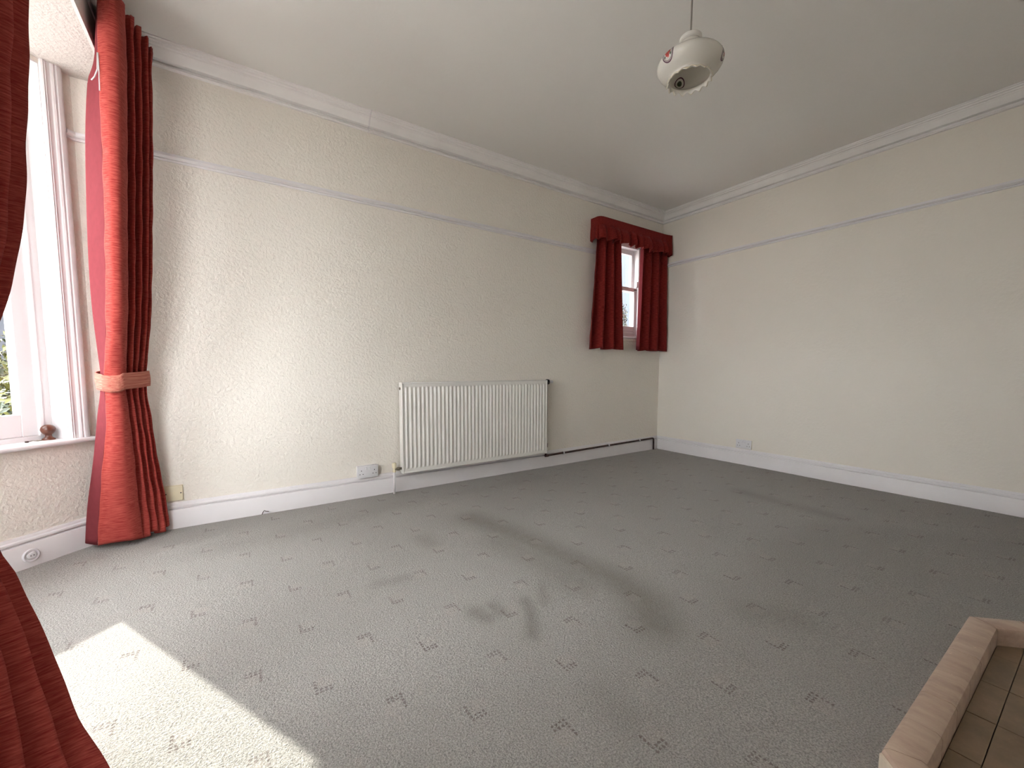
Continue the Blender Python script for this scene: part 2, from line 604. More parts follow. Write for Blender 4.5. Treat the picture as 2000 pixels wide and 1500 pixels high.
t22 = math.tan(math.radians(22.5)) * T
W2 = (-0.87, -0.355, 1.278, 2.285)
wall_with_opening('wall_back', 'cream textured wall behind the white radiator', (0, 0), 0, 4.752, W2, 2.9, t22 * 0.15 / T, T, 'wall', 0.15)
wall_with_opening('wall_right', 'plain cream wall with the small low socket, receding to the dim side', (0, YN), -math.pi / 2, 3.9, None, 2.9, 0, T, 'wall_smooth')
BO = (-(LB - 0.122), -0.122, 0.555, 2.375)
wall_with_opening('wall_bay', 'slanted bay wall under the sash window with the wooden knob', K, math.pi / 4, LB, BO, 2.9, t22, t22, 'wall')
FO = (-(LF - 0.122), -0.122, 0.555, 2.375)
wall_with_opening('wall_bay_front', 'front wall of the bay, hidden behind the dark curtain', B1, math.pi / 2, LF, FO, 2.9, t22, t22, 'wall')
wall_with_opening('wall_bay_near', 'slanted bay wall on the camera side, hidden by the dark curtain', B2, math.radians(135), LB, BO, 2.9, 0.0, t22, 'wall')
tag(MB().box(-4.98, XF, YN - 0.2, -2.5, -0.4, 2.9).build('wall_front', 'wall'), 'cream wall beside the bay behind the dark curtain', 'wall', kind='structure')
tag(MB().box(-4.98, 0.28, YN - 0.25, YN, -0.4, 2.9).build('wall_near', 'wall_smooth'), 'cream wall behind the camera', 'wall', kind='structure')
tag(MB().box(-3.35, -1.70, YN, -3.3, 0, 2.75).build('wall_chimney', 'wall_smooth'), 'cream chimney breast behind the tiled hearth', 'wall', kind='structure')
tag(MB().box(XF - 0.012, XF, -2.5, 0.0, HB - 0.001, 2.75).build('wall_header', 'ceiling'), 'painted header above the bay opening behind the curtain top', 'wall', kind='structure')
tag(MB().box(XF - 0.02, 0.28, YN - 0.2, 0.28, H, H + 0.15).build('ceiling', 'ceiling'), 'off-white plaster ceiling with flaking paint at the cornice', 'ceiling', kind='structure')
o_ = 0.27
bay_poly = [(XF - 0.004, -2.6), (XF - 0.004, 0.15), (K.x - 0.1, 0.25), (B1[0] - o_, B1[1] + 0.11), (B2[0] - o_, B2[1] - 0.11), (K.x - 0.1, -2.75)]
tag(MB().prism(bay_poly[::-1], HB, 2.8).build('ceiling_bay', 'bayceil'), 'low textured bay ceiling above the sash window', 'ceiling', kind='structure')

# ---- carpet: fine grid, gently uneven, worn places in the attribute 'wear'
def inside(x, y):
    m = (x > XF - 0.1) & (x < 0.05) & (y > YN - 0.05) & (y < 0.05)
    b = (x <= XF) & (x > B1[0] - 0.05) & (x - y > K.x - 0.08) & (x + y > K.x - 2.5 - 0.08)
    return m | b


st = 0.025
gx = np.arange(-5.55, 0.075, st)
gy = np.arange(-3.95, 0.075, st)
GX, GY = np.meshgrid(gx, gy, indexing='ij')


def segd(pts):
    d = np.full(GX.shape, 9.0)
    pts = [(x, y - 0.02) for x, y in pts]
    for (x0, y0), (x1, y1) in zip(pts[:-1], pts[1:]):
        dx, dy = x1 - x0, y1 - y0
        t = np.clip(((GX - x0) * dx + (GY - y0) * dy) / (dx * dx + dy * dy), 0, 1)
        d = np.minimum(d, np.hypot(GX - x0 - t * dx, GY - y0 - t * dy))
    return d


wear = np.zeros(GX.shape)
def smear(pts, wd, s):
    global wear
    wear = np.maximum(wear, s * np.exp(-(segd(pts) / wd) ** 2))


smear([(-2.92, -0.80), (-2.85, -1.14), (-2.80, -1.52), (-2.76, -1.82), (-2.79, -2.02), (-2.88, -2.13)], 0.11, 1.0)
smear([(-2.95, -1.2), (-2.92, -1.5), (-2.9, -1.75)], 0.14, 0.7)
smear([(-3.40, -1.70), (-3.38, -1.76)], 0.035, 1.0)
smear([(-3.32, -1.70), (-3.31, -1.76)], 0.028, 0.9)
smear([(-3.19, -1.74), (-3.22, -1.82), (-3.30, -1.94)], 0.026, 0.95)
smear([(-3.04, -1.66), (-3.14, -1.80)], 0.028, 0.65)
smear([(-3.31, -0.92), (-3.29, -1.02)], 0.06, 0.5)
smear([(-3.66, -1.28), (-3.53, -1.30)], 0.035, 0.55)
smear([(-0.94, -1.45), (-0.97, -1.75), (-0.99, -2.08)], 0.08, 0.45)
smear([(-2.5, -2.3), (-2.42, -2.42)], 0.10, 0.55)
smear([(-3.29, -2.26), (-3.29, -2.36)], 0.07, 0.4)
smear([(-4.3, -0.5), (-3.2, -0.3), (-2.0, -0.25)], 0.10, 0.25)
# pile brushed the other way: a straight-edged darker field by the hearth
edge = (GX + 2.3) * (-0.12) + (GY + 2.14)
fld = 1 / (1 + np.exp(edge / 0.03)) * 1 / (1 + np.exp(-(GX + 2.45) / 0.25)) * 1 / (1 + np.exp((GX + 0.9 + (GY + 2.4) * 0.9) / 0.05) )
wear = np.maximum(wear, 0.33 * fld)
Z = 0.0012 * np.sin(GX * 5.1 + 1.3) * np.sin(GY * 4.3) + RNG.normal(0, 0.0004, GX.shape)
idx = np.arange(GX.size).reshape(GX.shape)
cxm = (GX[:-1, :-1] + GX[1:, 1:]) / 2
cym = (GY[:-1, :-1] + GY[1:, 1:]) / 2
ok = inside(cxm, cym)
quads = np.stack([idx[:-1, :-1], idx[1:, :-1], idx[1:, 1:], idx[:-1, 1:]], -1)[ok]
used = np.zeros(GX.size, bool)
used[quads.ravel()] = True
remap = np.cumsum(used) - 1
co = np.stack([GX, GY, Z], -1).reshape(-1, 3)[used]
fl = link('floor', co, remap[quads].tolist(), 'carpet', None, True)
at = fl.data.attributes.new('wear', 'FLOAT', 'POINT')
at.data.foreach_set('value', wear.reshape(-1)[used].astype(np.float32))
tag(fl, 'grey-green fitted carpet with small dotted angle motifs and worn smudges', 'carpet', kind='structure')
tag(MB().box(-5.9, 0.3, -4.2, 0.3, -0.3, -0.02).build('floor_slab', 'twig'), 'solid floor under the fitted carpet', 'floor', kind='structure')

# ---- cornice, picture rail, skirting
CORN = [(0, 2.590), (0.016, 2.590), (0.021, 2.596), (0.018, 2.603), (0.005, 2.606), (0.004, 2.621), (0.032, 2.624), (0.037, 2.630),
        (0.042, 2.643), (0.052, 2.658), (0.064, 2.666), (0.066, 2.673), (0.077, 2.675), (0.081, 2.684), (0.092, 2.686), (0.096, 2.693), (0.106, 2.695), (0.107, 2.703), (0, 2.703)]
CORN = [(o * 0.96, H + 0.002 - (2.703 - z) * 0.915) for o, z in CORN]
RAIL = [(0, 2.096), (0.008, 2.097), (0.011, 2.103), (0.009, 2.109), (0.020, 2.112), (0.027, 2.119), (0.026, 2.130), (0.015, 2.133), (0.015, 2.137), (0, 2.138)]
RAIL = [(o, z - 0.014) for o, z in RAIL]
SKIRT = [(0, 0.152), (0.006, 0.152), (0.009, 0.147), (0.010, 0.138), (0.016, 0.133), (0.017, 0.125), (0.006, 0.122), (0.005, 0.114), (0.020, 0.112), (0.022, 0.108), (0.021, -0.005), (0, -0.005)]


def trims(names, path, prof, mat, label, cat, skip=()):
    made = []
    for i, (vs, fs) in enumerate(sweep(path, prof)):
        if i in skip:
            continue
        o = link(names[i], vs, fs, mat)
        auto_smooth(o, 40)
        tag(o, label[i], cat, kind='structure')
        made.append(o)
    return made


cp = [(XF, YN), (XF, 0), (0, 0), (0, YN), (-1.70, YN), (-1.70, -3.3), (-3.35, -3.3), (-3.35, YN), (XF, YN)]
ct = trims(['trim_1', 'trim_2', 'trim_3', 'trim_4', 'trim_5', 'trim_6', 'trim_7', 'trim_8'], cp, CORN, 'cornice',
           ['white plaster cornice along the bay header above the curtains', 'white plaster cornice above the radiator wall, with an upright crack',
            'white plaster cornice along the plain far wall', 'white cornice over the alcove behind the hearth', 'white cornice on the deep side of the chimney breast',
            'white cornice across the chimney breast', 'white cornice on the bay side of the chimney breast', 'white cornice over the alcove behind the camera'], 'cornice')
# filled joint in the cornice
jp = [(o + 0.0025, z - 0.001) for o, z in CORN[:-1]] + [(0, H + 0.002)]
vs, fs = sweep([(-3.288, 0), (-3.279, 0)], jp)[0]
jo = link('joint_seam', vs, fs, 'gloss', ct[1])
auto_smooth(jo, 40)
jo['label'] = 'raised filled joint across the cornice'

a = K - Vector((q, q)) * 0.044
trims(['trim_9', 'trim_10'], [tuple(a), tuple(K), (-0.98, 0)], RAIL, 'gloss',
      ['short white picture rail between the bay window and the curtain', 'white picture rail along the radiator wall'], 'picture rail')
trims(['trim_11', 'trim_12'], [(-0.22, 0), (0, 0), (0, YN)], RAIL, 'gloss',
      ['short white picture rail between the small window and the corner', 'white picture rail along the plain far wall'], 'picture rail')
sp_ = [(XF, YN), (XF, -2.5), B3, B2, B1, tuple(K), (0, 0), (0, YN), (-1.70, YN), (-1.70, -3.3), (-1.62, -3.3)]
trims(['baseboard_front', 'baseboard_reveal', 'baseboard_bay_near', 'baseboard_bay_front', 'baseboard_bay', 'baseboard_back', 'baseboard_right', 'baseboard_alcove', 'baseboard_chimney', 'baseboard_hearth'],
      sp_, SKIRT, 'gloss',
      ['white skirting on the wall beside the bay', 'white skirting in the reveal of the bay', 'white skirting on the camera side of the bay', 'white skirting along the bay front',
       'white skirting on the slanted bay wall with the round outlet', 'white skirting along the radiator wall under the pipe', 'white skirting along the plain far wall',
       'white skirting in the alcove beyond the hearth', 'white skirting on the side of the chimney breast', 'short white skirting between chimney breast and hearth'], 'skirting')

# ================================================================= windows
ARCH = [(0.0, 0), (0.0, 0.014), (0.006, 0.019), (0.010, 0.014), (0.014, 0.019), (0.018, 0.014), (0.033, 0.014), (0.034, 0.023), (0.041, 0.026), (0.046, 0.021),
        (0.050, 0.021), (0.051, 0.029), (0.064, 0.031), (0.073, 0.026), (0.077, 0.018), (0.077, 0)]


def sash(root, name, x0, x1, z0, z1, y0, y1, stl, top, bot, label):
    """one sliding sash: stiles, rails and pane"""
    fr = empty(name)
    fr.parent = root
    fr['label'] = label
    g = 0.006
    for xa, xb in ((x0, x0 + stl), (x1 - stl, x1)):
        MB().bbox(xa, xb, y0, y1, z0, z1, 0.003).build('stile', 'gloss', fr)
    MB().bbox(x0 + stl - .001, x1 - stl + .001, y0 + .001, y1, z0, z0 + bot, 0.004).build('bottom_rail', 'gloss', fr)
    MB().bbox(x0 + stl - .001, x1 - stl + .001, y0 + .001, y1, z1 - top, z1, 0.003).build('top_rail', 'gloss', fr)
    ym = (y0 + y1) / 2
    MB().box(x0 + stl - g, x1 - stl + g, ym - .002, ym + .002, z0 + bot - g, z1 - top + g).build('pane', 'glass', fr)
    return fr


def sash_window(name, label, loc, rz, x0, x1, z0, z1, zm, lin, stl, bw, zs, sill, arch_top, arch=True, botr=0.10, T=T):
    root = empty(name, (loc[0], loc[1], 0), rz)
    tag(root, label, 'window', kind='structure')
    th = 0.014
    # lining of the reveal
    MB().box(x0 - .001, x0 + th * .2, 0, lin, zs, z1).build('lining', 'gloss', root)
    MB().box(x1 - th * .2, x1 + .001, 0, lin, zs, z1).build('lining', 'gloss', root)
    MB().box(x0, x1, 0, lin, z1 - th * .4, z1 + .001).build('lining', 'gloss', root)
    # box frame with staff beads
    yb = lin
    for xa, xb in ((x0 - .001, x0 + bw), (x1 - bw, x1 + .001)):
        MB().box(xa, xb, yb, T - .005, zs - .02, z1).build('frame_side', 'gloss', root)
    MB().box(x0, x1, yb, T - .005, z1 - 0.045, z1).build('frame_head', 'gloss', root)
    for xa, xb in ((x0 + bw - .012, x0 + bw + .006), (x1 - bw - .006, x1 - bw + .012)):
        MB().bbox(xa, xb, yb - .012, yb + .004, zs + .03, z1 - .03, .004).build('staff_bead', 'gloss', root)
    # sill board with rounded nose and sub sill
    sx0, sx1, nose, tz = sill
    prof = [(0.0, zs), (-nose + .008, zs), (-nose + .002, zs - .003), (-nose, zs - .010), (-nose + .001, zs - .018), (-nose + .007, zs - .022), (0.0, zs - .022)]
    n = len(prof)
    vs = [(x, y, z) for x in (sx0, sx1) for y, z in prof]
    fs = [(i, (i + 1) % n, n + (i + 1) % n, n + i) for i in range(n)] + [tuple(range(n)), tuple(range(2 * n - 1, n - 1, -1))]
    sm_ = MB().add(vs, fs).box(x0, x1, 0.0, lin + .03, zs - .022, zs)
    vs, fs = sm_.v, sm_.f
    so = link('sill', vs, fs, 'gloss', root)
    auto_smooth(so, 50)
    MB().box(x0, x1, lin + .0, T + .04, zs - .03, zs + .022).build('sub_sill', 'gloss', root)
    # sashes
    xa, xb = x0 + bw, x1 - bw
    sash(root, 'lower_sash', xa - .004, xb + .004, zs + .022, zm + .02, lin + .015, lin + .055, stl, 0.042, botr, 'lower sliding sash of painted wood')
    sash(root, 'upper_sash', xa - .004, xb + .004, zm - .02, z1 - .045, lin + .060, lin + .100, stl, 0.05, 0.042, 'upper sliding sash of painted wood')
    if arch:
        for sgn, xe in ((-1, x0), (1, x1)):
            vs = []
            m = len(ARCH)
            for z in (zs, arch_top):
                vs += [(xe + sgn * (a_ - .003 * 0), -d, z) for a_, d in ARCH]
            fs = [(i, i + 1, m + i + 1, m + i) for i in range(m - 1)] + [tuple(range(m)), tuple(range(2 * m - 1, m - 1, -1))]
            ao = link('architrave', vs, fs, 'gloss', root)
            auto_smooth(ao, 40)
    return root


ZS = 0.577
w1 = sash_window('window_1', 'white sash window in the slanted bay wall, beside the tied-back curtain', K, math.pi / 4, BO[0], BO[1], ZS, BO[3], 1.52, 0.10, 0.062, 0.050, ZS,
                 (-LB + 0.03, -0.025, 0.045, 0), HB, True, 0.11)
sash_window('window_3', 'white sash window in the bay front hidden by the dark curtain', B1, math.pi / 2, FO[0], FO[1], ZS, FO[3], 1.52, 0.10, 0.062, 0.050, ZS,
            (-LF + 0.06, -0.06, 0.045, 0), HB)
sash_window('window_4', 'white sash window on the camera side of the bay hidden by the dark curtain', B2, math.radians(135), BO[0], BO[1], ZS, BO[3], 1.52, 0.10, 0.062, 0.050, ZS,
            (-LB + 0.03, -0.06, 0.045, 0), HB)
w2 = sash_window('window_2', 'small white sash window between the short red curtains', (0, 0), 0, W2[0], W2[1], W2[2], W2[3], 1.808, 0.035, 0.042, 0.012, W2[2] + .004,
                 (W2[0] - .03, W2[1] + .03, 0.035, 0), 2.36, False, 0.10, 0.15)
# small fittings of the little window
MB().bbox(-0.392, -0.352, 0.028, 0.060, 1.832, 1.895, 0.004).build('sash_stop', 'plastic', w2)
MB().lathe([(0.011, 0), (0.012, 0.006), (0.006, 0.010), (0.007, 0.022), (0.002, 0.026)], 14, 'z', (-0.655, 0.07, 1.835)).build('sash_fastener', 'brass', w2, True)
MB().bbox(-0.415, -0.375, 0.040, 0.052, 1.800, 1.812, 0.003).build('sash_catch', 'brass', w2)
for z in (1.322, 1.350):
    MB().bbox(W2[0] + .05, W2[1] - .05, 0.044, 0.052, z, z + .008, .002).build('rail_moulding', 'gloss', w2)
tag(MB().box(W2[0] - .0, W2[1] + .0, -0.030, 0.002, W2[2] - .045, W2[2] - .018).build('trim_13', 'wall'), 'cream apron strip under the small window', 'trim', kind='structure')


# ================================================================= curtains
FAR=[
  (2.575, [(-4.5504, -0.46), (-4.5166, -0.49), (-4.4858, -0.48), (-4.4763, -0.41), (-4.4945, -0.33), (-4.4552, -0.36), (-4.4728, -0.27), (-4.4359, -0.3), (-4.4527, -0.21), (-4.416, -0.24), (-4.4319, -0.15), (-4.4099, -0.16), (-4.4205, -0.09)], [(-4.5504, -0.46), (-4.5607, -0.41), (-4.5812, -0.31), (-4.5913, -0.24), (-4.5922, -0.18)]) ,
  (2.5, [(-4.5542, -0.47), (-4.5188, -0.5), (-4.486, -0.49), (-4.4752, -0.42), (-4.4933, -0.34), (-4.4557, -0.37), (-4.473, -0.28), (-4.4379, -0.31), (-4.4544, -0.22), (-4.4195, -0.25), (-4.4353, -0.16), (-4.4144, -0.17), (-4.4251, -0.1)], [(-4.5542, -0.47), (-4.5665, -0.42), (-4.5901, -0.32), (-4.6005, -0.25), (-4.6016, -0.19)]) ,
  (2.37, [(-4.5597, -0.47), (-4.5231, -0.5), (-4.4889, -0.49), (-4.4769, -0.42), (-4.4949, -0.34), (-4.4582, -0.37), (-4.4752, -0.28), (-4.4412, -0.31), (-4.4575, -0.22), (-4.4237, -0.25), (-4.4392, -0.16), (-4.419, -0.17), (-4.4297, -0.1)], [(-4.5597, -0.47), (-4.5779, -0.42), (-4.6108, -0.32), (-4.6216, -0.25), (-4.623, -0.19)]) ,
  (2.25, [(-4.5632, -0.47), (-4.527, -0.5), (-4.4932, -0.49), (-4.4816, -0.42), (-4.4995, -0.34), (-4.4627, -0.37), (-4.4796, -0.28), (-4.4455, -0.31), (-4.4617, -0.22), (-4.4278, -0.25), (-4.4433, -0.16), (-4.4231, -0.17), (-4.4337, -0.1)], [(-4.5632, -0.47), (-4.5866, -0.42), (-4.6276, -0.32), (-4.6386, -0.25), (-4.6403, -0.19)]) ,
  (1.72, [(-4.5778, -0.46), (-4.5462, -0.49), (-4.5176, -0.48), (-4.5093, -0.41), (-4.5273, -0.33), (-4.4905, -0.36), (-4.5074, -0.27), (-4.4734, -0.3), (-4.4896, -0.21), (-4.4558, -0.24), (-4.4712, -0.15), (-4.451, -0.16), (-4.4617, -0.09)], [(-4.5778, -0.46), (-4.6093, -0.41), (-4.6628, -0.31), (-4.6738, -0.24), (-4.6754, -0.18)]) ,
  (1.22, [(-4.6095, -0.4), (-4.5795, -0.4255), (-4.5515, -0.417), (-4.5421, -0.3575), (-4.5583, -0.2895), (-4.5235, -0.315), (-4.5382, -0.2385), (-4.5066, -0.264), (-4.5208, -0.1875), (-4.4895, -0.213), (-4.503, -0.1365), (-4.4843, -0.145), (-4.4939, -0.0855)], [(-4.6095, -0.4), (-4.6354, -0.3575), (-4.6793, -0.2725), (-4.6877, -0.213), (-4.6868, -0.162)]) ,
  (1.0, [(-4.6343, -0.34), (-4.605, -0.361), (-4.5767, -0.354), (-4.5656, -0.305), (-4.5802, -0.249), (-4.5477, -0.27), (-4.5603, -0.207), (-4.5315, -0.228), (-4.5436, -0.165), (-4.5151, -0.186), (-4.5269, -0.123), (-4.5098, -0.13), (-4.5183, -0.081)], [(-4.6343, -0.34), (-4.6508, -0.305), (-4.6793, -0.235), (-4.685, -0.186), (-4.6818, -0.144)]) ,
  (0.92, [(-4.6478, -0.31), (-4.6181, -0.328), (-4.5885, -0.322), (-4.5757, -0.28), (-4.589, -0.232), (-4.5579, -0.25), (-4.5691, -0.196), (-4.5418, -0.214), (-4.5527, -0.16), (-4.5257, -0.178), (-4.5363, -0.124), (-4.5201, -0.13), (-4.5277, -0.088)], [(-4.6478, -0.31), (-4.6592, -0.28), (-4.6792, -0.22), (-4.6835, -0.178), (-4.679, -0.142)]) ,
  (0.81, [(-4.6539, -0.3), (-4.6247, -0.3174), (-4.5956, -0.3116), (-4.5829, -0.271), (-4.596, -0.2246), (-4.5643, -0.242), (-4.5753, -0.1898), (-4.5474, -0.2072), (-4.558, -0.155), (-4.5304, -0.1724), (-4.5408, -0.1202), (-4.5242, -0.126), (-4.5316, -0.0854)], [(-4.6539, -0.3), (-4.6658, -0.271), (-4.6866, -0.213), (-4.6906, -0.1724), (-4.6858, -0.1376)]) ,
  (0.72, [(-4.6552, -0.29), (-4.6252, -0.3074), (-4.595, -0.3016), (-4.5816, -0.261), (-4.5946, -0.2146), (-4.5621, -0.232), (-4.573, -0.1798), (-4.5443, -0.1972), (-4.5549, -0.145), (-4.5264, -0.1624), (-4.5367, -0.1102), (-4.5196, -0.116), (-4.5269, -0.0754)], [(-4.6552, -0.29), (-4.6722, -0.261), (-4.7009, -0.203), (-4.705, -0.1624), (-4.7003, -0.1276)]) ,
  (0.47, [(-4.6872, -0.26), (-4.6453, -0.2765), (-4.6009, -0.271), (-4.5776, -0.2325), (-4.5901, -0.1885), (-4.5558, -0.205), (-4.5662, -0.1555), (-4.5357, -0.172), (-4.5457, -0.1225), (-4.5156, -0.139), (-4.5253, -0.0895), (-4.5071, -0.095), (-4.5138, -0.0565)], [(-4.6872, -0.26), (-4.7057, -0.2325), (-4.7364, -0.1775), (-4.7403, -0.139), (-4.7354, -0.106)]) ,
  (0.21, [(-4.7221, -0.22), (-4.6701, -0.2341), (-4.6129, -0.2294), (-4.5804, -0.1965), (-4.5918, -0.1589), (-4.5522, -0.173), (-4.5621, -0.1307), (-4.5258, -0.1448), (-4.5353, -0.1025), (-4.4995, -0.1166), (-4.5087, -0.0743), (-4.4867, -0.079), (-4.4924, -0.0461)], [(-4.7221, -0.22), (-4.7438, -0.1965), (-4.779, -0.1495), (-4.782, -0.1166), (-4.7763, -0.0884)]) ,
  (0.015, [(-4.7442, -0.19), (-4.6845, -0.2026), (-4.6174, -0.1984), (-4.5779, -0.169), (-4.5887, -0.1354), (-4.548, -0.148), (-4.5572, -0.1102), (-4.5198, -0.1228), (-4.5287, -0.085), (-4.4917, -0.0976), (-4.5004, -0.0598), (-4.4777, -0.064), (-4.4829, -0.0346)], [(-4.7442, -0.19), (-4.7657, -0.169), (-4.8002, -0.127), (-4.8025, -0.0976), (-4.7962, -0.0724)]) ,
]


def pleats(V, arc, zz):
    """gathers under the heading and faint creases"""
    top = V[0, 0, 2]
    k = np.clip((zz - (top - 0.10)) / 0.05, 0, 1)[:, None]
    V[:, :, 0] += k * 0.0045 * np.sin(arc * 420)[None, :]
    V[:, :, 1] += k * 0.003 * np.cos(arc * 420)[None, :]
    wv = 0.0010 * np.sin(zz * 23 + 1.7)[:, None] * np.sin(arc * 31 + zz.mean())[None, :] + 0.0008 * np.sin(zz[:, None] * 41 + arc[None, :] * 53)
    V[:, :, 0] += wv
    V[:, :, 1] += wv * 0.6
    # soft secondary folds below and just above the tie
    rp = np.clip((0.80 - zz) / 0.5, 0, 1) * 0.011 + np.clip(1 - np.abs(zz - 1.02) / 0.12, 0, 1) * 0.005
    sf = np.clip(arc / 0.06, 0, 1)[None, :] * np.sin(arc[None, :] * 46 + 2.2 * np.sin(zz * 4)[:, None])
    V[:, :, 1] += rp[:, None] * sf * 0.8
    V[:, :, 0] += rp[:, None] * sf * 0.35
    # uneven hem
    low = np.clip((0.12 - zz) / 0.12, 0, 1)[:, None]
    V[:, :, 2] += low * 0.012 * (1 + np.sin(arc * 19 + .6))[None, :]
    return V


def tieback(parent, sec, z, h, sag, grow=0.010):
    """band laid round the gathered cloth: sec = plan points of the section"""
    P = np.vstack([catmull(p_, 6) for p_ in sec])
    c = (P.max(0) + P.min(0)) / 2
    ang = np.arctan2(P[:, 1] - c[1], P[:, 0] - c[0])
    n, m = 72, 7
    th = np.linspace(0, 2 * math.pi, n, endpoint=False)
    # support distances give the convex outline
    hsup = np.array([((P - c) @ np.array([math.cos(t), math.sin(t)])).max() for t in th]) + grow
    for _ in range(3):
        hsup = np.maximum(hsup, (np.roll(hsup, 1) + 2 * hsup + np.roll(hsup, -1)) / 4)
    dh = (np.roll(hsup, -1) - np.roll(hsup, 1)) / (2 * (th[1] - th[0]))
    X = hsup * np.cos(th) - dh * np.sin(th)
    Y = hsup * np.sin(th) + dh * np.cos(th)
    vs, uv = [], []
    for j in range(m):
        f = j / (m - 1)
        for k in range(n + 1):
            kk = k % n
            bul = 1 + 0.03 * math.sin(math.pi * f) + 0.006 * math.sin(9 * th[kk] + 4 * f)
            drop = sag * max(0.0, math.cos(th[kk] + math.radians(100)))
            vs.append((c[0] + X[kk] * bul, c[1] + Y[kk] * bul, z - h / 2 + h * f - drop))
            uv.append((k / n * 0.55, f * h))
    fs = [(j * (n + 1) + k, j * (n + 1) + k + 1, (j + 1) * (n + 1) + k + 1, (j + 1) * (n + 1) + k) for j in range(m - 1) for k in range(n)]
    o = link('tieback', vs, fs, 'fab_tie', parent, True, uv)
    md = o.modifiers.new('thickness', 'SOLIDIFY')
    md.thickness = 0.006
    md.offset = 0
    return o


far = empty('curtain', (-4.60, -0.2, 0))
def local(rows, ex, ey):
    return [(z, [(x - ex, y - ey) for x, y in p]) for z, p in rows]


face_rows, lin_rows = [], []
for z, F, Lg in FAR:
    if z > 2.36:
        F = [(max(x, XF + .018), y) for x, y in F]
        Lg = [(max(x, XF + .015), y) for x, y in Lg]
    face_rows.append((z, F))
    lin_rows.append((z - 0.004 if z > 2.4 else z + (0.02 if z < 0.1 else 0), Lg))
cloth('drape', local(face_rows, -4.60, -0.2), 'fab', far, 7, 0.02, 0.004, pleats)
cloth('lining', local(lin_rows, -4.60, -0.2), 'lining', far, 7, 0.03, 0.002)
sec_ = [r for r in local(face_rows, -4.60, -0.2) if 0.75 < r[0] < 0.97] + [r for r in local(lin_rows, -4.60, -0.2) if 0.75 < r[0] < 0.97]
tieback(far, [r[1] for r in sec_], 0.880, 0.080, 0.022)
MB().tube([(0.036, -0.275, 2.30), (0.033, -0.278, 2.23), (0.022, -0.278, 2.195), (0.010, -0.272, 2.18)], 0.0025, 6).build('cord', 'plastic', far, True)
MB().tube([(0.038, -0.276, 2.30), (0.038, -0.280, 2.22), (0.036, -0.282, 2.14)], 0.0022, 6).build('cord', 'plastic', far, True)
tag(far, 'full-length red curtain tied back at the bay corner, lit by daylight', 'curtain', 'red bay curtains')

# the dark curtain close to the camera: (z, y of leading edge, slope of its sight-line edge, fold pitch)
NEARROWS = [(2.575, -1.44, -0.236, 0.070), (1.83, -1.46, -0.241, 0.070), (1.586, -1.48, -0.2516, 0.068), (1.364, -1.50, -0.262, 0.062), (1.214, -1.53, -0.2745, 0.055),
            (1.087, -1.57, -0.2936, 0.047), (1.023, -1.60, -0.305, 0.042), (0.92, -1.66, -0.334, 0.036), (0.84, -1.67, -0.342, 0.035), (0.70, -1.67, -0.340, 0.038), (0.52, -1.68, -0.325, 0.042),
            (0.46, -1.69, -0.308, 0.045), (0.31, -1.71, -0.2827, 0.048), (0.15, -1.76, -0.256, 0.050), (0.004, -1.84, -0.2180, 0.052)]
CX, CY = -4.13494, -3.06643
near_rows, near_lin = [], []
for z, ys, r, pitch_ in NEARROWS:
    pts = []
    flare = max(0.0, (0.55 - z) / 0.55)
    for k in range(13):
        y = ys - k * pitch_ * 0.5
        x0 = CX + (r - 0.004 * k) * (ys - 0.12 - CY) + (0.02 * 0)
        xs = CX + r * (ys - CY)
        x = xs - 0.012 * k * (0.4 + flare) + (0.0 if k % 2 == 0 else -(0.055 + 0.02 * flare))
        if k == 0:
            x, y = xs - 0.004, ys + 0.012
        x = max(x, XF + .018) if z > 2.36 else max(x, -4.74)
        pts.append((x, y))
    near_rows.append((z, pts))
    near_lin.append((z - 0.003, [(pts[0][0] - 0.004, pts[0][1] + 0.004), (pts[0][0] - 0.05, pts[0][1] - 0.02), (pts[0][0] - 0.085, pts[0][1] - 0.10), (pts[0][0] - 0.10, pts[0][1] - 0.22), (pts[0][0] - 0.10, pts[0][1] - 0.30)]))
near_lin = [(z, [(max(x, XF + .015) if z > 2.36 else x, y) for x, y in p]) for z, p in near_lin]
nc_ = empty('curtain', (-4.62, -1.75, 0))
cloth('drape', local(near_rows, -4.62, -1.75), 'fab', nc_, 6, 0.02, 0.004, pleats)
cloth('lining', local(near_lin, -4.62, -1.75), 'lining', nc_, 6, 0.03, 0.002)
tieback(nc_, [r[1] for r in local(near_rows, -4.62, -1.75) + local(near_lin, -4.62, -1.75) if 0.78 < r[0] < 0.95], 0.880, 0.080, 0.022)
tag(nc_, 'dark red curtain in shadow close to the camera, cut by the frame edge', 'curtain', 'red bay curtains')

rail = empty('curtain_rail', (XF + 0.047, -1.25, 2.535))
MB().box(-0.045, -0.040, -1.22, 1.22, 0.0, 0.022).build('track', 'plastic', rail)
for yy in (-1.1, 0.0, 1.05):
    MB().box(-0.0465, -0.039, yy - .012, yy + .012, -0.004, 0.028).build('bracket', 'plastic', rail)
tag(rail, 'white curtain track on the bay header behind the curtain heading', 'curtain rail')


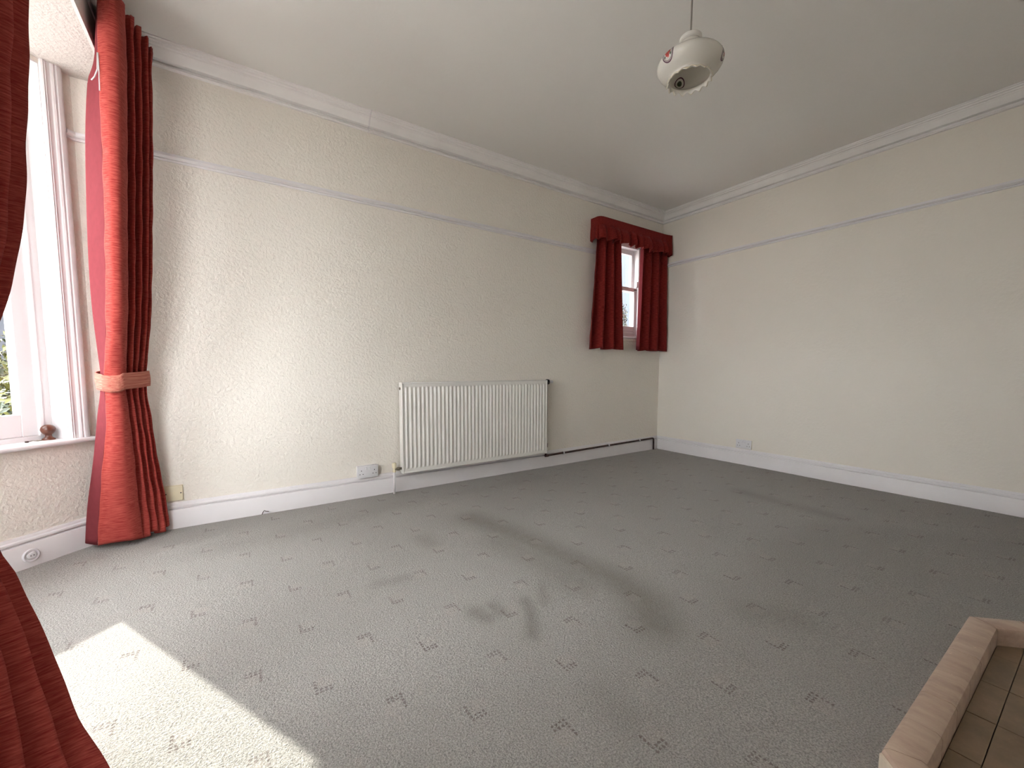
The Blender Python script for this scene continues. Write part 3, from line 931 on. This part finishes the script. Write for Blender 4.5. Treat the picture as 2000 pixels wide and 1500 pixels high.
# ---- short curtains of the little window
def short_curtain(label, top, bot, z0, z1, nf, seed, yc, amp):
    rnd = random.Random(seed)
    rows = []
    ph = [rnd.uniform(-.25, .25) for _ in range(2 * nf + 2)]
    am = [rnd.uniform(.75, 1.2) for _ in range(2 * nf + 2)]
    for f in (0, .06, .2, .45, .7, .9, 1.0):
        z = z0 + (z1 - z0) * f
        xa = top[0] + (bot[0] - top[0]) * f ** 1.2
        xb = top[1] + (bot[1] - top[1]) * f ** 1.2
        pts = []
        n = 2 * nf
        for k in range(n + 1):
            x = xa + (xb - xa) * (k + (ph[k] if 0 < k < n else 0)) / n
            A = amp * am[k] * (0.55 + 0.45 * f)
            y = yc + (A if k % 2 else -A)
            pts.append((x, y))
        rows.append((z, pts))
    t = empty('short_curtain', ((bot[0] + bot[1]) / 2, yc, 0))
    ex, ey = (bot[0] + bot[1]) / 2, yc

    def hem(V, arc, zz):
        low = np.clip((z1 + .10 - zz) / .1, 0, 1)[:, None]
        V[:, :, 2] += low * 0.006 * np.sin(arc * 27 + seed)[None, :]
        V[:, :, 1] += 0.002 * np.sin(zz * 31)[:, None] * np.sin(arc * 40)[None, :]
        return V
    cloth('drape', [(z, [(x - ex, y - ey) for x, y in p]) for z, p in rows], 'fab_small', t, 6, 0.03, 0.004, hem)
    # turned leading edge of plain lining
    e = 1 if abs(bot[1] + 0.76) < .1 else 0
    cloth('lining', [(z, [(p[-1 if e else 0][0] - ex, p[-1 if e else 0][1] - ey + d) for d in (0.0, 0.02, 0.045)]) for z, p in rows], 'lining', t, 3, 0.05, 0.002)
    return tag(t, label, 'curtain', 'short red curtains of the small window')


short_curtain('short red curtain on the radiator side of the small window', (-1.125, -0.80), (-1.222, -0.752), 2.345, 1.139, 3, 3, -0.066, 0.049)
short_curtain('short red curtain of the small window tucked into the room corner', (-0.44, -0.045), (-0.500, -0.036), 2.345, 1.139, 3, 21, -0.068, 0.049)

# gathered valance on a boxed rail
va = empty('valance', (-0.58, -0.08, 0))
path = [(-1.140, -0.006), (-1.142, -0.07), (-1.140, -0.100), (-1.118, -0.126), (-1.07, -0.133)] + [(-1.0 + 0.1 * i, -0.133) for i in range(9)] + [(-0.13, -0.133), (-0.06, -0.142), (-0.030, -0.147), (-0.022, -0.11), (-0.020, -0.05)]
pc = catmull(path, 8)
al = np.concatenate([[0], np.cumsum(np.hypot(*np.diff(pc, axis=0).T))])
s_ = np.linspace(0, al[-1], 420)
px, py = np.interp(s_, al, pc[:, 0]), np.interp(s_, al, pc[:, 1])
tx, ty = np.gradient(px), np.gradient(py)
ln = np.hypot(tx, ty)
nx_, ny_ = ty / ln, -tx / ln            # outwards (towards the room)
jit = np.interp(s_, np.linspace(0, al[-1], 30), RNG.uniform(-.35, .35, 30))
ph_ = 2 * math.pi * (s_ / 0.104 + jit)
fold = (2 * np.abs(np.sin(ph_ / 2)) ** 0.8 - 1) * (0.75 + 0.25 * np.sin(s_ * 23 + 1))
band = 0.5 * np.sin(s_ * 2 * math.pi / 0.012)
zr = np.array([2.425, 2.415, 2.40, 2.38, 2.36, 2.345, 2.335, 2.32, 2.30, 2.27, 2.24, 2.215, 2.205]) - 0.017
am = np.array([.003, .004, .004, .004, .004, .006, .014, .022, .030, .037, .041, .042, .040])
bs = np.array([0, 0, 0, 0, 0, .001, .009, .016, .022, .027, .030, .030, .027])
V = np.zeros((len(zr), len(s_), 3))
right_guard = np.clip((-0.015 - px) / 0.03, 0, 1)
for i in range(len(zr)):
    mixf = np.clip(i / 6, 0, 1)
    gd = np.clip((s_ - 0.05) / 0.10, 0.12, 1) * np.clip((al[-1] - 0.10 - s_) / 0.10, 0.12, 1)
    off = gd * (bs[i] + am[i] * ((1 - mixf) * band + mixf * fold))
    V[i, :, 0] = np.minimum(px + nx_ * off, -0.004) + 0.58
    V[i, :, 1] = np.minimum(py + ny_ * off, -0.004) + 0.08
    V[i, :, 2] = zr[i] + (0.012 * fold if i > 9 else 0)
nr, nc2 = V.shape[:2]
uv = np.stack(np.broadcast_arrays((s_ * 1.8)[None, :], zr[:, None]), -1).reshape(-1, 2)
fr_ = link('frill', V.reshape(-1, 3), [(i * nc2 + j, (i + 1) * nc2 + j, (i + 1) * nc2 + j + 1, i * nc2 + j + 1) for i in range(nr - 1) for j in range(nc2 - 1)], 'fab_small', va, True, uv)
fr_.modifiers.new('thickness', 'SOLIDIFY').thickness = 0.004
MB().box(-0.545, 0.55, -0.038, 0.076, 2.372, 2.382).build('pelmet_board', 'wood', va)
tag(va, 'gathered dark red valance across the top of the small window', 'valance')

# ================================================================= radiator
rx0, rx1, rz0, rz1, ryf, ryb = -3.112, -1.740, 0.150, 0.832, -0.094, -0.034
rad = empty('radiator', ((rx0 + rx1) / 2, ryb, 0))
ox, oy = -(rx0 + rx1) / 2, -ryb


def rbox(name, a, b, c, d, e, f, r=0.003, mat='radiator', par=rad):
    return auto_smooth(MB().bbox(a + ox, b + ox, c + oy, d + oy, e, f, r).build(name, mat, par), 50)


NR = 40
m0 = 0.020
xs, ys = [], []
per = 10
xs = [rx0 + .002, rx0 + .012] + list(np.linspace(rx0 + m0, rx1 - m0, NR * per + 1)) + [rx1 - .012, rx1 - .002]
xs = np.array(xs)
tt = (xs - (rx0 + m0)) / (rx1 - rx0 - 2 * m0) * NR
wv = np.where((tt > 0) & (tt < NR), (0.5 - 0.5 * np.cos(2 * math.pi * tt)) ** 1.25, 0)
zs_ = np.array([rz0 + .004, rz0 + .018, rz0 + .030, rz0 + .034, rz0 + .040, rz0 + .050, rz0 + .062, rz1 - .062, rz1 - .050, rz1 - .040, rz1 - .034, rz1 - .030, rz1 - .018, rz1 - .006])
zw = np.array([0, 0, 0, .12, .5, .85, 1, 1, .85, .5, .12, 0, 0, 0])
V = np.zeros((len(zs_), len(xs), 3))
V[:, :, 0] = xs[None, :] + ox
depth = 0.010
edgef = ((tt > 0) & (tt < NR)).astype(float)
V[:, :, 1] = ryf + oy + 0.004 - zw[:, None] * (depth * wv[None, :] - 0.003 * edgef[None, :])
V[:, :, 2] = zs_[:, None]
nr, nc2 = V.shape[:2]
fp = link('front_panel', V.reshape(-1, 3), [(i * nc2 + j, i * nc2 + j + 1, (i + 1) * nc2 + j + 1, (i + 1) * nc2 + j) for i in range(nr - 1) for j in range(nc2 - 1)], 'radiator', rad, True)
rbox('body', rx0 + .003, rx1 - .003, ryf + .008, ryf + .02, rz0 + .003, rz1 - .004)
rbox('back_panel', rx0 + .01, rx1 - .01, ryb - .012, ryb, rz0 + .003, rz1 - .01)
rbox('side_panel', rx0, rx0 + .0035, ryf + .003, ryb, rz0, rz1, .001)
rbox('side_panel', rx1 - .0035, rx1, ryf + .003, ryb, rz0, rz1, .001)
rbox('lower_edge', rx0 + .002, rx1 - .002, ryf - .001, ryf + .008, rz0, rz0 + .010, .003)
rbox('upper_edge', rx0 + .002, rx1 - .002, ryf - .001, ryf + .008, rz1 - .010, rz1, .003)
rbox('side_edge', rx0, rx0 + .010, ryf - .001, ryf + .008, rz0, rz1, .003)
rbox('side_edge', rx1 - .010, rx1, ryf - .001, ryf + .008, rz0, rz1, .003)
g = MB()
g.box(rx0 + .002 + ox, rx1 - .002 + ox, ryf + .006 + oy, ryf + .014 + oy, rz1 - .002, rz1 + .001)
g.box(rx0 + .002 + ox, rx1 - .002 + ox, ryb - .010 + oy, ryb + oy, rz1 - .002, rz1 + .001)
for i in range(90):
    x = rx0 + .006 + i * (rx1 - rx0 - .012) / 89 + ox
    g.box(x - .003, x + .003, ryf + .013 + oy, ryb - .009 + oy, rz1 - .0015, rz1 + .0005)
g.build('top_grille', 'radiator', rad)
MB().box(rx0 + .02 + ox, rx1 - .02 + ox, ryf + .022 + oy, ryb - .014 + oy, rz0 + .03, rz1 - .03).build('fin_core', 'radiator', rad)
# blanking plug on the bay side
MB().lathe([(0.010, 0), (0.010, -0.006), (0.006, -0.008)], 16, 'x', (rx0 + ox, -0.064 + oy, rz1 - .045)).build('air_vent', 'brass', rad, True)
# thermostat valve at the top on the far side
tv = MB().lathe([(0.009, 0), (0.009, 0.008), (0.022, 0.010), (0.025, 0.018), (0.023, 0.036), (0.013, 0.042)], 20, 'x', (rx1 + ox, -0.062 + oy, rz1 - .018)).build('valve', 'dark', rad)
auto_smooth(tv, 40)
tv['label'] = 'dark valve collar at the top corner'
vc = MB().lathe([(0.011, 0.040), (0.015, 0.046), (0.015, 0.058), (0.010, 0.060), (0.010, 0.066), (0.013, 0.070), (0.013, 0.080), (0.008, 0.086)], 18, 'x', (rx1 + ox, -0.062 + oy, rz1 - .018)).build('valve_cap', 'plastic', tv)
auto_smooth(vc, 40)
# lockshield valve at the bottom on the bay side
lv = MB().lathe([(0.012, 0.165), (0.013, 0.180), (0.010, 0.184), (0.010, 0.196), (0.016, 0.199), (0.017, 0.228), (0.013, 0.236)], 18, 'z', (-3.168 + ox, -0.062 + oy, 0)).build('lockshield_valve', 'cream_plastic', rad)
auto_smooth(lv, 40)
MB().tube([(-3.168 + ox, -0.062 + oy, 0.187), (rx0 + .004 + ox, -0.062 + oy, 0.187)], 0.010, 12).lathe([(0.015, -.012), (0.015, .004)], 6, 'x', (-3.132 + ox, -0.062 + oy, 0.187)).build('valve_tail', 'brass', lv, True)
pp = MB().tube([(-3.168 + ox, -0.062 + oy, 0.17), (-3.169 + ox, -0.062 + oy, 0.08), (-3.171 + ox, -0.062 + oy, 0.002)], 0.0085, 12).build('pipe', 'gloss', rad, True)
for xb_ in (rx0 + .2, rx1 - .2):
    rbox('wall_bracket', xb_ - .015, xb_ + .015, ryb - .002, 0.0, rz0 + .1, rz1 - .1, .001)
tag(rad, 'long white ribbed panel radiator on the cream wall', 'radiator')

# ---- the copper pipe from radiator to corner
hp = empty('heating_pipe', (-1.712, -0.042, 0))
pts = [(-1.722, -0.060, 0.796), (-1.722, -0.060, 0.5), (-1.722, -0.058, 0.20), (-1.720, -0.050, 0.128), (-1.712, -0.044, 0.118), (-1.690, -0.040, 0.1165), (-1.2, -0.040, 0.1235), (-0.6, -0.040, 0.1315), (-0.140, -0.040, 0.1375),
       (-0.123, -0.040, 0.134), (-0.115, -0.040, 0.121), (-0.113, -0.040, 0.07), (-0.113, -0.040, 0.004)]
loc_ = lambda P: [(x + 1.712, y + 0.042, z) for x, y, z in P]
MB().tube(loc_(pts), 0.0095, 12).build('pipe', 'copper', hp, True)
auto_smooth(MB().lathe([(0.013, -0.016), (0.014, -0.010), (0.012, 0.0), (0.014, 0.012), (0.012, 0.02)], 14, 'x', (-1.700 + 1.712, 0.002, 0.1155)).build('elbow', 'copper', hp), 40)
auto_smooth(MB().lathe([(0.012, 0.20), (0.016, 0.205), (0.016, 0.235), (0.012, 0.24)], 6, 'z', (-1.722 + 1.712, -0.016, 0)).build('coupling', 'copper', hp), 30)
for x, z in ((-1.494, 0.1195), (-0.866, 0.128), (-0.372, 0.1345)):
    c_ = MB()
    arc_ = [(0.0135 * math.cos(t), 0.0135 * math.sin(t)) for t in np.linspace(-2.2, 2.2, 14)]
    for xa in (-.007, .007):
        pass
    ring = []
    n = len(arc_)
    for xx in (-.007, .007):
        for rr in (1.0, 1.28):
            ring += [(x + 1.712 + xx, 0.002 - a_ * rr, z + b_ * rr) for a_, b_ in arc_]
    fs = []
    for i in range(n - 1):
        fs += [(i, i + 1, n + i + 1, n + i), (2 * n + i, 3 * n + i, 3 * n + i + 1, 2 * n + i + 1), (i, 2 * n + i, 2 * n + i + 1, i + 1), (n + i, n + i + 1, 3 * n + i + 1, 3 * n + i)]
    c_.add(ring, fs)
    c_.box(x + 1.712 - .006, x + 1.712 + .006, 0.010, 0.022, z - .008, z + .008)
    cc = c_.build('pipe_clip', 'plastic', hp)
    cc['label'] = 'white pipe clip'
tag(hp, 'dark copper heating pipe running along the skirting to the corner', 'pipe')


# ================================================================= sockets
def double_socket(loc, rz, label, boxdepth, backmat):
    t = empty('double_socket', loc, rz)         # local: x along wall, -y into the room, z up
    W, Hh = 0.147, 0.087
    y0 = 0.0
    if boxdepth:
        auto_smooth(MB().bbox(-W / 2 + .002, W / 2 - .002, -boxdepth, 0.004, -Hh / 2 + .002, Hh / 2 - .002, .003).build('back_box', backmat, t), 40)
        y0 = -boxdepth
    auto_smooth(MB().bbox(-W / 2, W / 2, y0 - .010, y0, -Hh / 2, Hh / 2, .003).build('faceplate', 'plastic', t), 40)
    yf = y0 - .010
    for sx in (-1, 1):
        auto_smooth(MB().bbox(sx * .013 - .006, sx * .013 + .006, yf - .004, yf + .002, 0.012, 0.034, .002).build('switch', 'plastic', t), 40)
        cx_ = sx * .046
        for dx, dz, ww, hh in ((0, 0.013, .0045, .008), (-.011, -.012, .007, .0045), (.011, -.012, .007, .0045)):
            MB().box(cx_ + dx - ww / 2, cx_ + dx + ww / 2, yf - .0006, yf + .002, dz - hh / 2 - .004, dz + hh / 2 - .004).build('pin_hole', 'dark', t)
    return tag(t, label, 'socket', 'double wall sockets')


double_socket((-3.351, 0, 0.190), 0, 'white double socket on the wall beside the radiator', 0.024, 'plastic')
double_socket((0, -1.008, 0.202), -math.pi / 2, 'small double socket low on the plain far wall', 0.006, 'cream_plastic')

bp_ = empty('blank_plate', (-4.451, 0, 0.207))
auto_smooth(MB().bbox(-.043, .043, -.012, .002, -.044, .044, .003).build('plate', 'cream_plastic', bp_), 40)
for sx in (-1, 1):
    MB().lathe([(.0035, 0), (.003, -.0016)], 10, 'y', (sx * .034, -.012, 0)).build('screw', 'dark', bp_, True)
MB().box(-.045, .045, -.003, .001, -.046, .046).build('backing', 'cream_plastic', bp_)
tag(bp_, 'yellowed cream blanking plate on the wall beside the tied curtain', 'plate')

# stray wire end by the skirting
wr = empty('wire_end', (-4.006, -0.030, 0.0))
MB().tube([(-.012, 0, .002), (-.004, -.002, .020), (.002, -.003, .026), (.010, -.004, .020), (.026, -.006, .016)], .0022, 6).build('wire', 'copper', wr, True)
MB().tube([(.026, -.006, .016), (.040, -.007, .010)], .003, 6).build('insulation', 'plastic', wr, True)
tag(wr, 'short stray wire end poking up at the skirting left of the socket', 'wire')

# round outlet on the bay skirting
d_ = Vector((-q, -q))
c0 = K + d_ * 0.316
ro = empty('round_outlet', (c0.x + 0.021 * q, c0.y - 0.021 * q, 0.056), math.pi / 4)
auto_smooth(MB().lathe([(.031, 0.002), (.031, -.006), (.028, -.009), (.022, -.007), (.020, -.004)], 36, 'y').build('plate', 'plastic', ro), 40)
auto_smooth(MB().lathe([(.017, -.004), (.017, -.010), (.014, -.012), (.006, -.0115)], 30, 'y').build('boss', 'plastic', ro), 40)
for sx in (-1, 1):
    MB().lathe([(.0024, -.0100), (.0022, -.0125)], 10, 'y', (sx * .0055, 0, 0)).build('pin_hole', 'dark', ro)
tag(ro, 'round white two-hole outlet on the skirting below the bay window', 'outlet')

# ================================================================= things on the bay sill
kb = empty('wooden_knob', (-4.9125, -0.073, ZS))
auto_smooth(MB().lathe([(.024, 0), (.0245, .004), (.021, .008), (.014, .013), (.0115, .020), (.0125, .026), (.019, .032), (.0255, .042), (.0275, .052), (.0255, .062), (.019, .070), (.010, .0745), (.003, .0755)], 36).build('turned_body', 'wood', kb), 60)
MB().lathe([(.0278, .0505), (.0283, .052), (.0278, .0535)], 36, 'z', cap=False).build('bead', 'wood', kb, True)
tag(kb, 'turned brown wooden knob standing on the bay window sill', 'knob')
ck = empty('curtain_hook', (-4.946, -0.124, ZS), math.radians(40))
cpts = [(-.028, 0, .003), (-.018, .006, .004), (-.006, .004, .006), (0, -.004, .005), (.008, -.006, .004), (.014, 0, .004), (.010, .008, .004), (.018, .010, .003), (.028, .004, .003)]
MB().tube(catmull(cpts, 4), 0.0022, 7).build('wire', 'brass', ck, True)
MB().bbox(-.034, -.022, -.005, .005, 0.0005, .008, .002).build('tip', 'copper', ck)
tag(ck, 'small bent metal hook lying on the sill beside the wooden knob', 'hook')

# ================================================================= pendant lamp
LX, LY, LZ = -2.561, -2.002, 2.262
lamp = empty('pendant_lamp', (LX, LY, LZ))
auto_smooth(MB().lathe([(.048, H - LZ + .002), (.048, H - LZ - .008), (.040, H - LZ - .022), (.012, H - LZ - .030), (.006, H - LZ - .040)], 32).build('ceiling_rose', 'cap', lamp), 40)
MB().tube([(0, 0, H - LZ - .03), (0.001, 0.0, .2), (0.0, 0, 0.0)], 0.0034, 8).build('flex', 'flex', lamp, True)
auto_smooth(MB().lathe([(.004, .014), (.009, .008), (.013, .001), (.033, -.004), (.041, -.008), (.042, -.013), (.041, -.020), (.035, -.024)], 32).build('gallery_cap', 'cap', lamp), 40)
PROF = [(.036, -.034), (.038, -.050), (.052, -.064), (.078, -.079), (.102, -.092), (.118, -.105), (.124, -.119), (.120, -.134), (.108, -.148), (.094, -.158), (.084, -.164), (.080, -.168), (.080, -.174), (.083, -.180)]
PROF = [(r, h + .010) for r, h in PROF]
PD = catmull(PROF, 4)
NS = 96
vs = []
for i, (r, h) in enumerate(PD):
    f = max(0, (i - (len(PD) - 9)) / 8)
    for k in range(NS):
        a = 2 * math.pi * k / NS
        w_ = math.sin(a * 16)
        rr = r + f * 0.0028 * w_
        hh = h - f * f * 0.0050 * w_
        vs.append((rr * math.cos(a), rr * math.sin(a), hh))
n = len(PD)
fs = [(i * NS + k, (i + 1) * NS + k, (i + 1) * NS + (k + 1) % NS, i * NS + (k + 1) % NS) for i in range(n - 1) for k in range(NS)]
sh = link('shade', vs, fs, 'opal', lamp, True)
md = sh.modifiers.new('thickness', 'SOLIDIFY'); md.thickness = 0.003; md.offset = -1
# gilded frilled rim
rv = []
for f in (0, 1):
    for k in range(NS):
        a = 2 * math.pi * k / NS
        w_ = math.sin(a * 16)
        r, h = (PD[-1] if f else PD[-4])
        rr = r + .0012 + (0.0028 * w_ if f else 0.0018 * w_)
        hh = h - (0.0052 * w_ if f else 0.003 * w_) - (0.0008 if f else 0)
        rv.append((rr * math.cos(a), rr * math.sin(a), hh))
rim = link('rim', rv, [(k, (k + 1) % NS, NS + (k + 1) % NS, NS + k) for k in range(NS)], 'opal_in', lamp, True)
rim.modifiers.new('thickness', 'SOLIDIFY').thickness = 0.0012
# printed medallions
arc_l = np.concatenate([[0], np.cumsum(np.hypot(*np.diff(PD, axis=0).T))])
def surf(a, s, off):
    r = np.interp(s, arc_l, PD[:, 0]); h = np.interp(s, arc_l, PD[:, 1])
    r2 = np.interp(s + .002, arc_l, PD[:, 0]); h2 = np.interp(s + .002, arc_l, PD[:, 1])
    tr, th_ = r2 - r, h2 - h
    l_ = math.hypot(tr, th_) or 1
    nr_, nh = -th_ / l_, tr / l_
    return ((r + nr_ * off) * math.cos(a), (r + nr_ * off) * math.sin(a), h + nh * off)


s_mid = float(np.interp(-.088, -np.array(PD[:, 1])[::1] * -1, arc_l)) if False else float(arc_l[np.argmin(np.abs(PD[:, 1] + .106))])
def patch(a0, s0, ra, rs, inner, off, nseg=28):
    r_ = .122
    vs, fs = [], []
    if inner > 0:
        for f in (inner, 1.0):
            for k in range(nseg):
                t = 2 * math.pi * k / nseg
                vs.append(surf(a0 + ra * f * math.cos(t) / r_, s0 + rs * f * math.sin(t), off))
        fs = [(k, (k + 1) % nseg, nseg + (k + 1) % nseg, nseg + k) for k in range(nseg)]
    else:
        vs.append(surf(a0, s0, off))
        for f in (.5, 1.0):
            for k in range(nseg):
                t = 2 * math.pi * k / nseg
                vs.append(surf(a0 + ra * f * math.cos(t) / r_, s0 + rs * f * math.sin(t), off))
        fs = [(0, 1 + k, 1 + (k + 1) % nseg) for k in range(nseg)] + [(1 + k, 1 + nseg + k, 1 + nseg + (k + 1) % nseg, 1 + (k + 1) % nseg) for k in range(nseg)]
    return vs, fs


TOCAM = math.atan2(CY - LY, CX - LX)
for k in range(3):
    a0 = TOCAM - math.radians(41) + k * 2 * math.pi / 3
    md_ = empty('medallion')
    md_.parent = lamp
    md_['label'] = 'printed oval with red rose in a plum ring'
    link('ring', *patch(a0, s_mid, .026, .033, .86, .0008), 'ring_print', md_, True)
    link('inner_print', *patch(a0, s_mid, .022, .028, .82, -.0042), 'ring_print', md_, True)
    link('inner_rose', *patch(a0, s_mid, .010, .013, 0, -.0042), 'leaf_print', md_, True)
    link('ring_line', *patch(a0, s_mid, .0205, .0265, .93, .0008), 'ring_print', md_, True)
    for dx, ds, rr in ((0, .002, .009), (-.007, -.004, .006), (.007, -.003, .006), (0, -.010, .006), (.003, .011, .005)):
        link('rose_petal', *patch(a0 + dx / .122, s_mid + ds, rr, rr * 1.2, 0, .0007, 14), 'rose_print', md_, True)
    for dx, ds in ((-.013, .009), (.013, .007), (-.010, -.014), (.011, -.014)):
        link('leaf', *patch(a0 + dx / .122, s_mid + ds, .0032, .005, 0, .0007, 10), 'leaf_print', md_, True)
tag(lamp, 'white opal glass pendant lamp with frilled rim and rose medallions', 'lamp')

# ================================================================= hearth
he = empty('hearth', (-2.52, -3.0, 0))
KP = [(0, 0), (0, .086), (.003, .094), (.012, .099), (.058, .099), (.067, .094), (.070, .086), (.070, .0)]
hx, hy = 2.52, 3.0
corner = [(-3.455, -3.3), (-2.97, -2.815), (-2.078, -2.815), (-1.593, -3.3)]
path, mark = [], []
for (ax, ay), (bx, by), n in ((corner[0], corner[1], 5), (corner[1], corner[2], 6), (corner[2], corner[3], 5)):
    for k in range(n):
        path.append((ax + (bx - ax) * k / n, ay + (by - ay) * k / n))
path.append(corner[3])
path = [(x + hx, y + hy) for x, y in path]
for vs, fs in sweep(path, KP):
    A = np.array(vs)
    m = len(KP)
    dr = A[m:] - A[:m]
    ll = np.linalg.norm(dr, axis=1)[:, None]
    j = random.uniform(-.0006, .0006)
    A[:m] += dr / ll * .0009
    A[m:] -= dr / ll * .0009
    A[:, 2] = np.where(A[:, 2] > .01, A[:, 2] + j, 0.001)
    o = link('kerb_stone', A, fs, 'kerb', he)
    auto_smooth(o, 30)
# mortar core so the joints read dark
for vs, fs in sweep([(x + hx, y + hy) for x, y in corner], [(.003, .002), (.003, .092), (.067, .092), (.067, .002)]):
    link('mortar', vs, fs, 'grout', he)
# pale side facing on the bay side
vs, fs = sweep([(x + hx, y + hy) for x, y in (corner[0], (corner[1][0], corner[1][1]))], [(-.004, .001), (-.004, .080), (0, .083), (.002, .001)])[0]
o = link('side_facing', vs, fs, 'kerb_face', he)
inner = [(-3.385, -3.3), (-2.941, -2.885), (-2.107, -2.885), (-1.663, -3.3)]
MB().prism([(x + hx, y + hy) for x, y in inner][::-1], 0.001, 0.034).build('bed', 'grout', he)
# tiles clipped to the hearth outline
bm0 = None
tp = 0.193
x_lines = [-2.378 + tp * k for k in range(-6, 6)]
y_lines = [-2.94 + tp, -2.94, -2.94 - tp, -2.94 - 2 * tp]


def clip(poly, fn):
    out = []
    for i in range(len(poly)):
        a_, b_ = poly[i], poly[(i + 1) % len(poly)]
        fa, fb = fn(a_), fn(b_)
        if fa >= 0:
            out.append(a_)
        if (fa >= 0) != (fb >= 0):
            t = fa / (fa - fb)
            out.append((a_[0] + (b_[0] - a_[0]) * t, a_[1] + (b_[1] - a_[1]) * t))
    return out


for xa, xb in zip(x_lines[:-1], x_lines[1:]):
    for yb_, ya in zip(y_lines[:-1], y_lines[1:]):
        gp = .0011
        poly = [(xa + gp, ya + gp), (xb - gp, ya + gp), (xb - gp, yb_ - gp), (xa + gp, yb_ - gp)]
        for fn in (lambda p: -2.887 - p[1], lambda p: p[1] + 3.3, lambda p: (p[0] + 3.354) - (p[1] + 3.3), lambda p: (-1.694 - p[0]) - (p[1] + 3.3)):
            poly = clip(poly, fn) if poly else poly
        if len(poly) < 3:
            continue
        ar = 0.5 * abs(sum(poly[i][0] * poly[(i + 1) % len(poly)][1] - poly[(i + 1) % len(poly)][0] * poly[i][1] for i in range(len(poly))))
        if ar < 4e-4:
            continue
        zt = .040 + random.uniform(-.0005, .0005)
        o = MB().prism([(x + hx, y + hy) for x, y in poly], .034, zt).build('tile', 'tile', he)
tag(he, 'low tiled hearth with a rounded pinkish marble kerb', 'hearth')

# ================================================================= outdoors
tag(MB().box(-40, 40, -30, 60, -0.55, -0.45).build('ground', 'lawn'), 'pale gravel drive outside the windows', 'ground', kind='structure')


def shrub(name, label, c, rx, rz_, n, mats, seed):
    r = np.random.default_rng(seed)
    t = empty(name, (c[0], c[1], -0.45))
    for mi, mat in enumerate(mats):
        nn = n // len(mats)
        u = r.normal(size=(nn, 3)); u /= np.linalg.norm(u, axis=1)[:, None]
        rad_ = (0.65 + 0.35 * r.random(nn) ** .5) * (1 + .18 * np.sin(u[:, 0] * 9) * np.cos(u[:, 1] * 8))
        pos = u * rad_[:, None] * np.array([rx, rx, rz_]) + np.array([0, 0, c[2] + .45])
        if mat == 'leaf_y':
            pos[:, 2] += .05
        d1 = r.normal(size=(nn, 3)); d1 /= np.linalg.norm(d1, axis=1)[:, None]
        d2 = np.cross(d1, u); d2 /= np.linalg.norm(d2, axis=1)[:, None] + 1e-9
        L_ = r.uniform(.022, .04, nn)[:, None]
        vs = np.stack([pos - d1 * L_, pos + d2 * L_ * .5 + u * .006, pos + d1 * L_, pos - d2 * L_ * .5 + u * .006], 1).reshape(-1, 3)
        fs = np.arange(nn * 4).reshape(-1, 4).tolist()
        o = link('foliage', vs, fs, mat, t)
        o['kind'] = 'stuff'
    st_ = MB()
    for k in range(7):
        a = k * 0.9
        st_.tube([(0.03 * math.cos(a), 0.03 * math.sin(a), 0), (rx * .3 * math.cos(a), rx * .3 * math.sin(a), (c[2] + .45) * .6), (rx * .6 * math.cos(a), rx * .6 * math.sin(a), c[2] + .45 + rz_ * .4)], .012, 6)
    st_.build('stem', 'twig', t, True)
    return tag(t, label, 'shrub', 'garden shrubs')


shrub('garden_shrub', 'low green shrub just outside the bay window', (-5.50, 1.55, 0.30), 0.50, 0.50, 5200, ['leaf_g', 'leaf_y'], 3)
shrub('garden_shrub', 'taller yellow-leaved shrub behind the low green one', (-5.95, 2.65, 0.45), 0.62, 0.66, 6000, ['leaf_g', 'leaf_y', 'leaf_y'], 5)
shrub('garden_shrub', 'bare twiggy shrub seen low through the small window', (3.78, 4.0, 1.55), 0.24, 1.05, 2600, ['twig', 'leaf_g'], 9)


def house(name, label, x0, x1, y0, y1, z1, mat, roofmat):
    t = empty(name, ((x0 + x1) / 2, (y0 + y1) / 2, -0.45))
    hx_, hy_ = (x1 - x0) / 2, (y1 - y0) / 2
    MB().box(-hx_, hx_, -hy_, hy_, 0, z1 + .45).build('wall', mat, t)
    e = .3
    zr_ = z1 + .45
    rf = MB().add([(-hx_ - e, -hy_ - e, zr_), (hx_ + e, -hy_ - e, zr_), (hx_ + e, hy_ + e, zr_), (-hx_ - e, hy_ + e, zr_), (-hx_ - e, 0, zr_ + 2), (hx_ + e, 0, zr_ + 2)],
                  [(0, 1, 5, 4), (2, 3, 4, 5), (1, 2, 5), (3, 0, 4), (0, 3, 2, 1)])
    rf.build('roof', roofmat, t)
    return t


h1 = house('neighbour_house', 'pale rendered neighbouring house seen through the small window', 5.05, 10.77, 4.9, 12.0, 6.0, 'render', 'slate')
MB().tube([(-2.52, -3.60, 0), (-2.52, -3.60, 3.3)], .04, 8).build('drainpipe', 'slate', h1, True)
tag(h1, 'pale rendered neighbouring house seen through the small window', 'house')
h2 = house('neighbour_house', 'distant white house beyond the small window', 10.5, 17.0, 14.5, 20.0, 5.0, 'render_w', 'slate')
MB().box(-2.4, -1.6, -2.8, -2.7, 3.4, 4.6).build('window', 'slate', h2)
MB().box(-0.9, -0.1, -2.8, -2.7, 3.4, 4.6).build('window', 'slate', h2)
tag(h2, 'distant white house beyond the small window', 'house')
h3 = house('neighbour_house', 'slate-grey house far beyond the garden shrubs', -14, -6.5, 13, 19, 3.2, 'slate', 'slate')
tag(h3, 'slate-grey house far beyond the garden shrubs', 'house')

sun_blk = house('sun_blocker', 'added brick block out of view, keeping the sun off the small window', -3.4, -0.9, 2.2, 6.5, 4.6, 'brick', 'slate')  # unseen building added to stop direct sun entering the small window
tag(sun_blk, 'added brick block out of view, keeping the sun off the small window', 'house')
